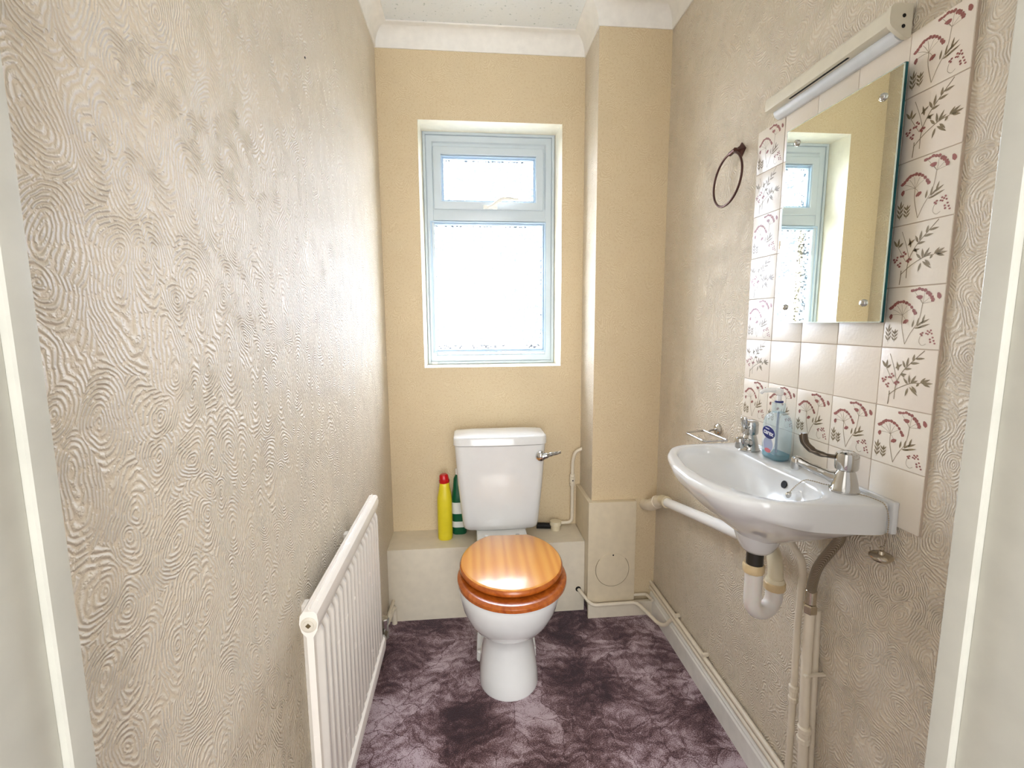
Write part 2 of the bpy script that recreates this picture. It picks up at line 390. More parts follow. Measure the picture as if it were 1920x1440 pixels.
def empty(name, loc): o = bpy.data.objects.new(name, None); COL.objects.link(o); o.location = loc; o.empty_display_size = 0.05; return o
def tag(o, label, cat, group=None):
    o['label'] = label; o['category'] = cat
    if group: o['group'] = group
    return o
def thing(name, loc, label, cat, group=None): return tag(empty(name, loc), label, cat, group)
def struct(o): o['kind'] = 'structure'; return o

# ============================================================ THE SETTING
struct(box('floor', XL-0.02, XR+0.02, 0.20, YB+0.02, -0.03, 0.0, m_carpet))
struct(box('floor_hall', -1.2, 1.6, -2.0, 0.20, -0.03, 0.0, m_carpet))
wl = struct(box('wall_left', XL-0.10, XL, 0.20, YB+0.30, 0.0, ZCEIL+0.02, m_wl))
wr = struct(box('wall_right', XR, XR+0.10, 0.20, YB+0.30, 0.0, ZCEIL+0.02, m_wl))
# paper marks on the left wall
bm = bmesh.new(); bmesh.ops.create_icosphere(bm, subdivisions=1, radius=0.0028, matrix=Matrix.Translation((XL+0.001, 1.1723, 1.8518)) @ Matrix.Diagonal((0.5, 1.2, 1, 1)))
bm_obj('dark_speck', bm, m_dark, wl)
# back wall with window opening (slightly splayed reveals)
WX0, WX1, WZ0, WZ1 = -0.1922, 0.4132, 1.0674, 2.0923
FX0, FX1, FZ0, FZ1 = -0.1844, 0.4019, 1.0727, 2.0923
YF = 2.196
bm = bmesh.new()
for a in ((XL, WX0, 0, ZCEIL), (WX1, XC+0.02, 0, ZCEIL), (WX0, WX1, 0, WZ0), (WX0, WX1, WZ1, ZCEIL)):
    add_box(bm, a[0], a[1], YB, YB+0.30, a[2], a[3])
bmesh.ops.remove_doubles(bm, verts=bm.verts[:], dist=1e-5)
struct(bm_obj('wall_back', bm, m_wb, smooth=False))
struct(box('wall_chimney_breast', XC, XR, YC, YB+0.30, 0, ZCEIL, m_wb))
# make the breast's left flank carry the side paper
wcb = bpy.data.objects['wall_chimney_breast']; wcb.data.materials.append(m_wl)
for p_ in wcb.data.polygons:
    if abs(p_.normal.x) > 0.9: p_.material_index = 1
struct(box('ceiling', XL-0.1, XR+0.1, 0.20, YB+0.3, ZCEIL, ZCEIL+0.05, m_ceil))

# front partition with the doorway the camera looks through
DX0, DX1, DZ = -0.298, 0.426, 2.36
bm = bmesh.new()
add_box(bm, XL-0.1, DX0-0.03, 0.22, 0.34, 0, ZCEIL); add_box(bm, DX1+0.03, XR+0.1, 0.22, 0.34, 0, ZCEIL); add_box(bm, DX0-0.03, DX1+0.03, 0.22, 0.34, DZ, ZCEIL)
struct(bm_obj('wall_front', bm, m_hall, smooth=False))
dr = struct(empty('door_1', (0.064, 0.28, 0)))
for s, x in ((-1, DX0), (1, DX1)):
    box('door_lining', min(x-s*-0.006, x+s*0.03), max(x-s*-0.006, x+s*0.03), 0.20, 0.338, 0, DZ, m_casing, dr, 0.0015)
    box('architrave', min(x, x+s*0.05), max(x, x+s*0.05), 0.338, 0.360, 0, DZ+0.04, m_casing, dr, 0.004, 3)
box('architrave', DX0, DX1, 0.338, 0.360, DZ, DZ+0.04, m_casing, dr, 0.003)
# hall shell behind the camera
bm = bmesh.new()
add_box(bm, -1.25, -1.2, -2.0, 0.22, 0, 2.45); add_box(bm, 1.6, 1.65, -2.0, 0.22, 0, 2.45); add_box(bm, -1.25, 1.65, -2.05, -2.0, 0, 2.45)
add_box(bm, -1.25, XL-0.1, 0.20, 0.25, 0, 2.45); add_box(bm, XR+0.1, 1.65, 0.20, 0.25, 0, 2.45)
struct(bm_obj('wall_hall', bm, m_hall, smooth=False))
struct(box('ceiling_hall', -1.25, 1.65, -2.05, 0.22, 2.45, 2.5, m_hall))
struct(box('ground_outdoors', -15, 15, 2.6, 30, -0.2, -0.12, m_patio))

# coving, mitred round left wall, back wall, chimney breast, right wall
PJ = 0.056; HT = ZCEIL-ZT
prof = [(0.0, 0.0), (0.004, 0.0), (0.006, 0.006)]
for k in range(9):
    a = k/8*PI/2
    prof.append((0.006+(PJ-0.010)*(1-math.cos(a)), 0.010+(HT-0.016)*math.sin(a)))
prof += [(PJ, HT-0.004), (PJ, HT+0.001), (0, HT+0.001)]
path = [(XL, 0.36), (XL, YB), (XC, YB), (XC, YC), (XR, YC), (XR, 0.36)]
loops = []
for i, (px, py) in enumerate(path):
    P = Vector((px, py, 0))
    def nrm(a, b):
        d = (Vector(b)-Vector(a)).normalized(); return Vector((d.y, -d.x))     # to the right of travel = into the room
    if i == 0: off = nrm(path[0], path[1])
    elif i == len(path)-1: off = nrm(path[-2], path[-1])
    else:
        n1, n2 = nrm(path[i-1], path[i]), nrm(path[i], path[i+1]); off = (n1+n2)/(1+n1.dot(n2))
    loops.append([(px+off.x*d, py+off.y*d, ZT+h) for d, h in prof])
bm = bmesh.new(); loft(bm, loops)
o = struct(bm_obj('trim_1', bm, m_coving, smooth=True, ang=25))

# skirting on the right and the kick board under the access box
pr_ = [(XR, 0.0), (XR-0.018, 0.0), (XR-0.018, 0.070), (XR-0.0145, 0.076), (XR-0.0145, 0.082), (XR-0.011, 0.087), (XR-0.006, 0.092), (XR-0.005, 0.100), (XR, 0.100)]
struct(prism_y('baseboard_right', pr_, 0.36, YC, m_skirt, ang=20))
struct(box('baseboard_back', 0.492, XR-0.018, 1.829, 1.845, 0.0, 0.064, m_boxing, bev=0.002))

# ============================================================ WINDOW
win = struct(empty('window_1', (0.105, 2.2, WZ0)))
bm = bmesh.new()
def quad(bm, *p_): return bm.faces.new([bm.verts.new(q) for q in p_])
A = [(WX0, YB, WZ0), (WX1, YB, WZ0), (WX1, YB, WZ1), (WX0, YB, WZ1)]
B = [(FX0, YF+0.03, FZ0), (FX1, YF+0.03, FZ0), (FX1, YF+0.03, FZ1-0.001), (FX0, YF+0.03, FZ1-0.001)]
A0 = [(x+(0.0008 if x < 0 else -0.0008), y-0.0006, z+(0.0008 if z < 1.5 else -0.0008)) for x, y, z in A]
for i in range(4): quad(bm, A0[i], A0[(i+1) % 4], B[(i+1) % 4], B[i])
def frame_ring(bm, x0, x1, z0, z1, w, y0, y1, bev=0.0):
    """rectangular ring made as one mitred loft"""
    pf = [(0, y1), (0, y0+bev), (bev, y0), (w-bev, y0), (w, y0+bev), (w, y1)]
    cor = [(x0, z0, 1, 1), (x1, z0, -1, 1), (x1, z1, -1, -1), (x0, z1, 1, -1)]
    rings = [[bm.verts.new((x+sx*d, y, z+sz*d)) for d, y in pf] for x, z, sx, sz in cor]
    for i in range(4):
        a, b = rings[i], rings[(i+1) % 4]
        for k in range(len(pf)): k2 = (k+1) % len(pf); bm.faces.new((a[k], a[k2], b[k2], b[k]))
reveal = bm_obj('window_reveal', bm, m_reveal, win, smooth=False)
bm = bmesh.new()
frame_ring(bm, FX0, FX1, FZ0, FZ1, 0.012, YF-0.004, YF+0.07, 0.003)
frame_ring(bm, FX0+0.009, FX1-0.009, FZ0+0.009, FZ1-0.009, 0.036, YF+0.003, YF+0.065, 0.006)
bm_obj('outer_frame', bm, m_upvc, win, ang=20)
bm = bmesh.new(); add_box(bm, FX0+0.04, FX1-0.04, YF+0.004, YF+0.065, 1.718, 1.772, 0.006); bm_obj('transom', bm, m_upvc, win)
# top hung sash
box('frame_rebate', -0.172, 0.392, YF+0.009, YF+0.06, 2.018, 2.070, m_upvc, win); box('frame_rebate', 0.340, 0.392, YF+0.009, YF+0.06, 1.76, 2.017, m_upvc, win); box('frame_rebate', -0.172, -0.130, YF+0.009, YF+0.06, 1.76, 2.017, m_upvc, win)
SX0, SX1, SZ0, SZ1 = -0.1402, 0.3507, 1.7660, 2.0314
bm = bmesh.new(); frame_ring(bm, SX0, SX1, SZ0, SZ1, 0.034, YF-0.006, YF+0.05, 0.003)
sash = bm_obj('top_sash', bm, m_upvc, win, ang=20)
bm = bmesh.new(); frame_ring(bm, SX0+0.032, SX1-0.032, SZ0+0.032-0.003, SZ1-0.036, 0.007, YF-0.002, YF+0.04, 0.002)
frame_ring(bm, SX0+0.038, SX1-0.038, SZ0+0.035, SZ1-0.042, 0.008, YF+0.006, YF+0.04, 0.003)
bm_obj('glazing_bead', bm, m_bead, sash, ang=20)
box('pane', SX0+0.04, SX1-0.04, YF+0.024, YF+0.028, SZ0+0.035, SZ1-0.045, m_pane, sash)
bm = bmesh.new(); frame_ring(bm, -0.160, 0.364, 1.1245, 1.7165, 0.008, YF-0.001, YF+0.05, 0.003)
frame_ring(bm, -0.153, 0.357, 1.1315, 1.7095, 0.010, YF+0.006, YF+0.05, 0.004)
bm_obj('glazing_bead', bm, m_bead, win, ang=20)
box('pane', -0.150, 0.354, YF+0.024, YF+0.028, 1.135, 1.706, m_pane, win)
# casement handle: rose, neck and angled lever
hd = box('handle_base', 0.078, 0.142, YF-0.020, YF-0.006, 1.7665, 1.7830, m_white, win, 0.005, 3)
tube('handle_lever', smooth_path([(0.100, YF-0.022, 1.772), (0.125, YF-0.028, 1.783), (0.150, YF-0.036, 1.800), (0.175, YF-0.040, 1.806), (0.205, YF-0.040, 1.806), (0.236, YF-0.038, 1.803)]),
     [0.008]*6+[0.010]*6+[0.011]*6+[0.009]*6+[0.007]*6+[0.005], m_white, hd, flat=[0.8]*31)
lathe('lock_button', [(0.004, 0), (0.004, 0.003), (0, 0.003)], (0.138, YF-0.036, 1.790), m_dark, hd, (0, -1, 0))
box('frame_clip', FX0+0.018, FX0+0.042, YF-0.010, YF+0.004, FZ0+0.001, FZ0+0.012, m_white, win, 0.002)

# ============================================================ BOXING AND ACCESS BOX
tag(box('pipe_boxing_ledge', XL, 0.4893, 1.8914, YB, 0, 0.3207, m_boxing, bev=0.003), 'low cream boxed-in ledge along the back wall behind the toilet', 'boxing')
ab = thing('access_box', (0.5927, 1.95, 0.065), 'cream painted access box at the foot of the chimney breast with a round scored cover', 'box')
X0, X1, YL = 0.4899, 0.6954, 1.8376
box('front_panel', X0, X1, YL, YC-0.0006, 0.066, 0.514, m_paintcream, ab, 0.0025)
box('side_panel', X0, XC-0.0006, YC-0.0006, YB-0.0006, 0.066, 0.514, m_paintcream, ab, 0.0015)
# round cover: thin scored ring + screw
bm = bmesh.new(); n = 64; c0 = (0.5965, 0.214)
rg = [[bm.verts.new((c0[0]+r*math.cos(2*PI*k/n), YL-d, c0[1]+r*math.sin(2*PI*k/n)*1.04)) for k in range(n)] for r, d in ((0.0718, 0.0), (0.0712, 0.0018), (0.0, 0.0018))[:2]]
for k in range(n): bm.faces.new((rg[0][k], rg[0][(k+1) % n], rg[1][(k+1) % n], rg[1][k]))
bm.faces.new(rg[1])
bm_obj('round_cover', bm, m_paintcream, ab, smooth=False)
pts = [(c0[0]+0.0728*math.cos(a), YL-0.0002, c0[1]+0.0757*math.sin(a)) for a in [PI*0.78+k/50*PI*1.44 for k in range(51)]]
tube('scored_gap', pts, 0.0008, plain('paint_crack', (120, 98, 66), 0.9), ab, seg=6)
lathe('cover_screw', [(0.0035, 0), (0.003, 0.001), (0, 0.001)], (0.599, YL-0.0018, 0.279), m_dark, ab, (0, -1, 0), 12)
for sx, sz in ((0.515, 0.49), (0.678, 0.492), (0.515, 0.088), (0.678, 0.090)):
    lathe('panel_screw', [(0.0032, 0), (0.0028, 0.0008), (0, 0.0008)], (sx, YL, sz), m_paintcream, ab, (0, -1, 0), 12)

# ============================================================ TILED SPLASHBACK
TY, TZ, T = 1.2667, 0.9913, 0.110
XT = XR-0.006
spb = thing('tiled_splashback', (XR, 1.0, 0.88), 'cream glazed tile splashback with purple flower and leaf print tiles round the mirror', 'tiles')
box('grout_bed', XT+0.0016, XR+0.001, TY-5*T, TY, TZ-T, TZ+7*T, m_grout, spb)
def tile_mesh():
    bm = bmesh.new(); g = 0.0009
    add_box(bm, 0, 0.005, -T+g, -g, g, T-g, 0.0011, 2)
    bmesh.ops.recalc_face_normals(bm, faces=bm.faces[:])
    me = bpy.data.meshes.new('tile'); bm.to_mesh(me); bm.free(); me.materials.append(m_tile)
    for p_ in me.polygons: p_.use_smooth = True
    me.set_sharp_from_angle(angle=math.radians(50)); return me
TM = tile_mesh()
def leaf_poly(bm, a, b, w, mi, d):
    A_, B_ = Vector(a), Vector(b); t = (B_-A_); L = t.length; t.normalize(); n = Vector((-t.y, t.x))
    pt = []
    for k in range(6): s = k/5; pt.append(A_+t*L*s+n*w*math.sin(PI*s**0.8))
    for k in range(4, 0, -1): s = k/5; pt.append(A_+t*L*s-n*w*math.sin(PI*s**0.8))
    f = bm.faces.new([bm.verts.new((-d, -p_.x*T, p_.y*T)) for p_ in pt]); f.material_index = mi
def blob_poly(bm, c, rx, ry, ang, mi, d, rnd):
    pt = []
    for k in range(14):
        a = 2*PI*k/14; j = 1+rnd.uniform(-0.18, 0.18); x = rx*math.cos(a)*j; y = ry*math.sin(a)*j
        pt.append((c[0]+x*math.cos(ang)-y*math.sin(ang), c[1]+x*math.sin(ang)+y*math.cos(ang)))
    f = bm.faces.new([bm.verts.new((-d, -p_[0]*T, p_[1]*T)) for p_ in pt]); f.material_index = mi
def line_poly(bm, pts, w, mi, d):
    P = [Vector((p_[0], p_[1], 0)) for p_ in pts]; P = smooth_path(P, 4) if len(P) > 2 else P
    L, R = [], []
    for i in range(len(P)):
        t = (P[min(i+1, len(P)-1)]-P[max(i-1, 0)]).normalized(); n = Vector((-t.y, t.x, 0))*w/2
        a, b = P[i]+n, P[i]-n
        L.append(bm.verts.new((-d, -a.x*T, a.y*T))); R.append(bm.verts.new((-d, -b.x*T, b.y*T)))
    for i in range(len(P)-1): f = bm.faces.new((L[i], L[i+1], R[i+1], R[i])); f.material_index = mi
def umbel(bm, arc, rnd, rx=0.035, ry=0.026):
    P = smooth_path([(a[0], a[1], 0) for a in arc], 5); acc = 0; last = P[0]; blob_poly(bm, (last.x, last.y), rx, ry, 0, 0, 0.0003, rnd)
    for i in range(1, len(P)):
        acc += (P[i]-P[i-1]).length
        if acc > 0.040:
            t = P[i]-P[i-1]; q_ = rnd.uniform(0.8, 1.25); blob_poly(bm, (P[i].x, P[i].y+rnd.uniform(-0.012, 0.012)), rx*0.9, ry*q_, math.atan2(t.y, t.x), 0, 0.0003+rnd.uniform(0, 0.00006), rnd); acc = 0
def print_mesh(kind):
    bm = bmesh.new(); rnd = random.Random(3 if kind == 'flower' else 5)
    if kind == 'flower':
        umbel(bm, [(0.10, 0.66), (0.20, 0.73), (0.33, 0.75), (0.46, 0.69), (0.55, 0.58)], rnd)
        umbel(bm, [(0.47, 0.93), (0.58, 0.955), (0.70, 0.93)], rnd, 0.036, 0.022)
        umbel(bm, [(0.73, 0.88), (0.79, 0.82), (0.83, 0.73)], rnd, 0.036, 0.028)
        for c, a_, r in (((0.91, 0.83), -1.1, 0.055), ((0.60, 0.82), -0.1, 0.055), ((0.12, 0.52), 1.4, 0.042), ((0.40, 0.44), 0.5, 0.055)):
            blob_poly(bm, c, r, 0.031, a_, 0, 0.0004, rnd)
        hub = (0.33, 0.54)
        for x, y in ((0.14, 0.64), (0.22, 0.70), (0.30, 0.72), (0.40, 0.70), (0.48, 0.64), (0.15, 0.55), (0.39, 0.47)): line_poly(bm, [hub, ((hub[0]+x)/2, (hub[1]+y)/2+0.01), (x, y)], 0.006, 2, 0.00022)
        hub2 = (0.66, 0.72)
        for x, y in ((0.50, 0.92), (0.58, 0.84), (0.68, 0.90), (0.78, 0.82), (0.80, 0.74)): line_poly(bm, [hub2, ((hub2[0]+x)/2, (hub2[1]+y)/2), (x, y)], 0.006, 2, 0.00022)
        line_poly(bm, [hub, (0.34, 0.35), (0.42, 0.07)], 0.012, 2, 0.00025); line_poly(bm, [hub2, (0.62, 0.45), (0.50, 0.25), (0.42, 0.07)], 0.011, 2, 0.00025)
        for a, b in (((0.52, 0.34), (0.54, 0.47)), ((0.60, 0.36), (0.62, 0.50)), ((0.60, 0.36), (0.72, 0.46)), ((0.66, 0.40), (0.80, 0.48)), ((0.56, 0.33), (0.70, 0.35)), ((0.68, 0.42), (0.72, 0.55)), ((0.62, 0.34), (0.82, 0.40))): leaf_poly(bm, a, b, 0.016, 1, 0.0003)
        for bx, s in ((0.10, 1.0), (0.22, 0.8)):
            line_poly(bm, [(bx, 0.10), (bx+0.01, 0.30*s)], 0.008, 1, 0.00025)
            for k in range(3):
                y = 0.12+k*0.07*s
                leaf_poly(bm, (bx, y), (bx-0.06, y+0.09*s), 0.013, 1, 0.0003); leaf_poly(bm, (bx, y), (bx+0.06, y+0.09*s), 0.013, 1, 0.0003)
            leaf_poly(bm, (bx, 0.28*s), (bx+0.01, 0.40*s), 0.014, 1, 0.0003)
        for c in ((0.68, 0.24), (0.71, 0.26), (0.70, 0.22), (0.79, 0.29), (0.82, 0.27), (0.84, 0.30), (0.80, 0.24), (0.77, 0.25), (0.86, 0.25), (0.84, 0.16), (0.88, 0.19), (0.90, 0.14), (0.85, 0.12), (0.92, 0.10)):
            blob_poly(bm, c, 0.017, 0.015, 0, 0, 0.0003, rnd)
        line_poly(bm, [(0.68, 0.22), (0.66, 0.12), (0.72, 0.06), (0.78, 0.09)], 0.007, 2, 0.00024)
    else:
        line_poly(bm, [(0.22, 0.04), (0.23, 0.20), (0.23, 0.27)], 0.014, 1, 0.0003); line_poly(bm, [(0.22, 0.20), (0.38, 0.33), (0.60, 0.44), (0.76, 0.46)], 0.012, 1, 0.0003)
        line_poly(bm, [(0.33, 0.14), (0.34, 0.40), (0.44, 0.62), (0.62, 0.82), (0.78, 0.98)], 0.012, 1, 0.0003); line_poly(bm, [(0.35, 0.44), (0.28, 0.66), (0.18, 0.90)], 0.008, 1, 0.00025)
        L = [((0.55, 0.42), (0.46, 0.52)), ((0.58, 0.43), (0.56, 0.58)), ((0.60, 0.44), (0.68, 0.58)), ((0.60, 0.44), (0.72, 0.50)), ((0.74, 0.46), (0.70, 0.40)), ((0.76, 0.46), (0.84, 0.56)), ((0.78, 0.47), (0.92, 0.54)), ((0.78, 0.46), (0.97, 0.48)), ((0.80, 0.46), (0.93, 0.42)), ((0.62, 0.40), (0.72, 0.30)), ((0.58, 0.38), (0.74, 0.25)), ((0.56, 0.36), (0.52, 0.22)),
             ((0.48, 0.68), (0.42, 0.80)), ((0.50, 0.70), (0.52, 0.86)), ((0.56, 0.76), (0.72, 0.78)), ((0.60, 0.80), (0.62, 0.92)), ((0.64, 0.84), (0.80, 0.86)), ((0.46, 0.66), (0.60, 0.68)), ((0.36, 0.62), (0.32, 0.78)), ((0.30, 0.66), (0.42, 0.74)), ((0.12, 0.66), (0.04, 0.78)), ((0.13, 0.66), (0.14, 0.80)), ((0.14, 0.65), (0.22, 0.72)), ((0.40, 0.56), (0.52, 0.58)), ((0.42, 0.60), (0.48, 0.52))]
        for a, b in L: leaf_poly(bm, a, b, 0.019, 1, 0.00035)
        line_poly(bm, [(0.30, 0.40), (0.20, 0.55), (0.13, 0.66)], 0.007, 1, 0.00024)
        for c in ((0.10, 0.42), (0.13, 0.45), (0.08, 0.46), (0.16, 0.37), (0.20, 0.39), (0.24, 0.50), (0.28, 0.53), (0.25, 0.56), (0.20, 0.50), (0.32, 0.42), (0.35, 0.44), (0.34, 0.40), (0.38, 0.43), (0.19, 0.34), (0.14, 0.49)): blob_poly(bm, c, 0.021, 0.018, 0, 0, 0.0004, rnd)
    me = bpy.data.meshes.new(kind+'_print'); bm.to_mesh(me); bm.free()
    for m in (m_maroon, m_olive, m_line): me.materials.append(m)
    return me
PF, PB = print_mesh('flower'), print_mesh('branch')
rt = random.Random(11)
for r in range(-1, 7):
    for c in range(5):
        t = bpy.data.objects.new('tile', TM); COL.objects.link(t)
        t.parent = spb
        t.location = Vector((XT+rt.uniform(-0.0003, 0.0003), TY-c*T, TZ+r*T)) - spb.location
        t.rotation_euler = (0, rt.uniform(-0.003, 0.003), rt.uniform(-0.003, 0.003))
        kind = None
        if r == 0: kind = 'F'
        elif c in (0, 4) and r >= 1: kind = 'B' if r % 2 == 1 else 'F'
        if kind:
            d = bpy.data.objects.new('flower_print' if kind == 'F' else 'leaf_print', PF if kind == 'F' else PB); COL.objects.link(d)
            d.parent = t
            t['label'] = 'tile printed with purple cow parsley flowers' if kind == 'F' else 'tile printed with a brown leafy twig and berries'

# ============================================================ MIRROR
mir = thing('mirror', (XT, 0.97, 1.2577), 'frameless rectangular wall mirror with green glass edge fixed by four chrome screws', 'mirror')
MX = XT-0.013
bm = bmesh.new()
xf, xb = MX-0.006, MX
my0, my1, mz0, mz1 = 0.814, 1.1195, 1.2577, 1.7085
add_box(bm, xf+0.0008, xb, my0, my1, mz0, mz1)
bm_obj('glass_edge', bm, m_mirroredge, mir, smooth=False)
box('silvered_face', xf, xf+0.0008, my0+0.0025, my1-0.0015, mz0+0.002, mz1-0.002, m_mirrorglass, mir)
bm = bmesh.new()
for a in ((my0, my0+0.0025, mz0, mz1), (my1-0.0015, my1, mz0, mz1), (my0, my1, mz0, mz0+0.002), (my0, my1, mz1-0.002, mz1)):
    add_box(bm, xf+0.0001, xf+0.0009, *a)
bm_obj('bevelled_edge', bm, m_bevel, mir, smooth=False)
for y, z in ((1.082, 1.6702), (0.8533, 1.6677), (0.8563, 1.2956), (1.0838, 1.2949)):
    s = lathe('mirror_screw', [(0.0068, 0), (0.0072, 0.002), (0.0062, 0.004), (0.003, 0.0055), (0, 0.006)], (xf, y, z), m_chrome, mir, (-1, 0, 0), 20)
for y, z in ((1.075, 1.29), (0.86, 1.29), (1.075, 1.66), (0.86, 1.66)):
    lathe('spacer', [(0.006, 0), (0.006, 0.0125)], (XT, y, z), m_dark, mir, (-1, 0, 0), 12)
box('edge_clip', xf-0.001, XT, my1-0.001, my1+0.004, 1.437, 1.457, m_brassy, mir, 0.0008)

# ============================================================ SHAVER STRIP LIGHT
lt = thing('strip_light', (XT, 1.0, 1.765), 'long cream wall strip light over the mirror with opal diffuser', 'lamp')
ly0, ly1 = 0.836, 1.178
pf = [(XT, 1.776), (0.757, 1.774), (0.750, 1.7735), (0.7452, 1.776), (0.744, 1.783), (0.7445, 1.800), (0.749, 1.806), (0.757, 1.808), (XT, 1.808)]
prism_y('housing', pf, ly0, ly1, m_lamp, lt, ang=35)
pf2 = [(XT, 1.758), (0.777, 1.757), (0.768, 1.762), (0.764, 1.770), (0.764, 1.775), (XT, 1.775)]
prism_y('diffuser', pf2, ly0+0.006, ly1-0.004, m_diffuser, lt, ang=35)
pfc = [(XT, 1.756), (0.776, 1.755), (0.765, 1.760), (0.7475, 1.771), (0.7435, 1.777), (0.7425, 1.785), (0.7435, 1.803), (0.748, 1.808), (0.757, 1.810), (XT, 1.810)]
ec = prism_y('end_cap', pfc, ly0-0.008, ly0, m_lamp, lt, ang=35)
for z in (1.790, 1.773): lathe('cap_screw', [(0.0032, 0), (0.003, 0.001), (0, 0.001)], (0.769, ly0-0.008, z), m_dark, ec, (0, -1, 0), 14)
box('switch_slot', 0.751, 0.7555, 0.93, 1.10, 1.7728, 1.7745, m_dark, lt)

# ============================================================ TOWEL RING
tr_ = thing('towel_ring', (XR, 1.36, 1.745), 'dark brown metal towel ring on the right wall left of the tiles', 'towel ring')
n = 48; RC = (1.365, 1.6695); ring = []
for k in range(n+1):
    a = 2*PI*k/n; ring.append((XR-0.028-0.010*(math.sin(a)*-0.5+0.5), RC[0]+0.074*math.cos(a), RC[1]+0.073*math.sin(a)))
bm = bmesh.new(); add_tube(bm, ring, 0.0032, 10, cap=False); bmesh.ops.remove_doubles(bm, verts=bm.verts[:], dist=2e-4); bm_obj('ring', bm, m_bronze, tr_, ang=60)
lathe('rosette', [(0.021, 0), (0.021, 0.003), (0.012, 0.008), (0.007, 0.014), (0.007, 0.024)], (XR, 1.352, 1.748), m_bronze, tr_, (-1, 0, 0), 4, ang=20)
lathe('ring_socket', [(0.0062, -0.014), (0.0062, 0.014)], (XR-0.028, 1.352, 1.7425), m_bronze, tr_, (0, 1, -0.1), 16)

# ============================================================ BASIN
C0 = Vector((0.62, 1.0))
outer = [(0.5065, 1.1346), (0.540, 1.190), (0.5696, 1.2133), (0.6039, 1.221), (0.66, 1.2225), (0.72, 1.2225), (0.770, 1.2225), (0.784, 1.218), (0.785, 1.20), (0.785, 1.10), (0.785, 1.0), (0.785, 0.90), (0.785, 0.80), (0.784, 0.767), (0.775, 0.759), (0.75, 0.757), (0.70, 0.763), (0.65, 0.770), (0.607, 0.777), (0.562, 0.7895), (0.5237, 0.812), (0.500, 0.835), (0.4812, 0.8734), (0.4721, 0.9476), (0.4781, 1.0364)]
inner = [(0.5322, 1.1317), (0.555, 1.168), (0.5812, 1.1894), (0.6249, 1.2013), (0.660, 1.190), (0.6954, 1.1387), (0.702, 1.0553), (0.703, 0.9987), (0.702, 0.9405), (0.701, 0.888), (0.698, 0.846), (0.682, 0.816), (0.6459, 0.8029), (0.6003, 0.7997), (0.569, 0.8168), (0.547, 0.851), (0.5285, 0.8968), (0.514, 0.9425), (0.508, 1.0199)]
def resample(poly, nn=96, sm=2):
    out = []
    for k in range(nn):
        a = 2*PI*k/nn; d = Vector((math.cos(a), math.sin(a))); best = None
        for i in range(len(poly)):
            p1 = Vector(poly[i])-C0; p2 = Vector(poly[(i+1) % len(poly)])-C0; e = p2-p1
            den = d.x*e.y-d.y*e.x
            if abs(den) < 1e-9: continue
            t = (p1.x*e.y-p1.y*e.x)/den; s = (p1.x*d.y-p1.y*d.x)/den
            if t > 0 and -1e-6 <= s <= 1+1e-6: best = t if best is None else max(best, t)
        out.append(best)
    for _ in range(sm): out = [(out[k-1]+2*out[k]+out[(k+1) % nn])/4 for k in range(nn)]
    return [(C0.x+out[k]*math.cos(2*PI*k/nn), C0.y+out[k]*math.sin(2*PI*k/nn)) for k in range(nn)]
OU, IN = resample(outer, sm=1), resample(inner, sm=3)
nn = len(OU)
bas = thing('wash_basin', (0.785, 0.99, 0.85), 'small white wall-hung cloakroom basin with two tap holes on the right wall', 'basin')
BZ = 0.925; bc = (0.655, 0.965)      # boss centre
boss = [(bc[0]+0.034*math.cos(2*PI*k/nn), bc[1]+0.034*math.sin(2*PI*k/nn)) for k in range(nn)]
loops = []
def wall_weight(ox, oy):
    w = min(1, max(0, (ox-0.56)/0.17)); w = w*w*(3-2*w)
    we = min(1, max(0, (0.90-oy)/0.12))*min(1, max(0, (ox-0.52)/0.1)); we = we*we*(3-2*we)
    return max(w, we*0.9)
WW = [wall_weight(*q) for q in OU]
for _ in range(10): WW = [(WW[k-1]+2*WW[k]+WW[(k+1) % nn])/4 for k in range(nn)]
LV = [0, .03, .07, .12, .18, .24, .29, .32, .37, .48, .59, .69, .79, .88, .95, 1.0]
for s in LV[::-1]:
    L = []
    for k in range(nn):
        ox, oy = OU[k]; w = WW[k]
        th = s*PI/2
        f1, z1 = 1-math.cos(th)**2.4, BZ-0.012-0.144*math.sin(th)**1.3
        f2 = max(0, (s-0.12)/0.88)
        z2 = BZ-0.012-0.046*min(1, s/0.12)-0.098*max(0, (f2-0.10)/0.90)**0.85
        f, z = f1*(1-w)+f2*w, z1*(1-w)+z2*w
        L.append((ox+(boss[k][0]-ox)*f, oy+(boss[k][1]-oy)*f, z))
    loops.append(L)
def inset(P, Q, t): return [(p_[0]+(q[0]-p_[0])*t, p_[1]+(q[1]-p_[1])*t) for p_, q in zip(P, Q)]
def offs(P, d): return [(x-d*(x-C0.x)/math.hypot(x-C0.x, y-C0.y), y-d*(y-C0.y)/math.hypot(x-C0.x, y-C0.y)) for x, y in P]
for d, z in ((0.0005, BZ-0.006), (0.003, BZ-0.0015), (0.007, BZ)): loops.append([(x, y, z) for x, y in offs(OU, d)])
for d, z in ((-0.006, BZ-0.0005), (-0.002, BZ-0.003), (0.0005, BZ-0.008)): loops.append([(x, y, z) for x, y in offs(IN, d)])
dc = (0.638, 0.970)
drain = [(dc[0]+0.021*math.cos(2*PI*k/nn), dc[1]+0.021*math.sin(2*PI*k/nn)) for k in range(nn)]
for s in (.06, .14, .24, .36, .5, .64, .78, .9, 1.0):
    th = s*PI/2; f = 1-math.cos(th)**2.1; z = BZ-0.009-0.094*math.sin(th)**1.15
    loops.append([(x+(drain[k][0]-x)*f, y+(drain[k][1]-y)*f, z) for k, (x, y) in enumerate(IN)])
bm = bmesh.new(); loft(bm, loops); bm_obj('bowl', bm, m_ceramic, bas, ang=75)
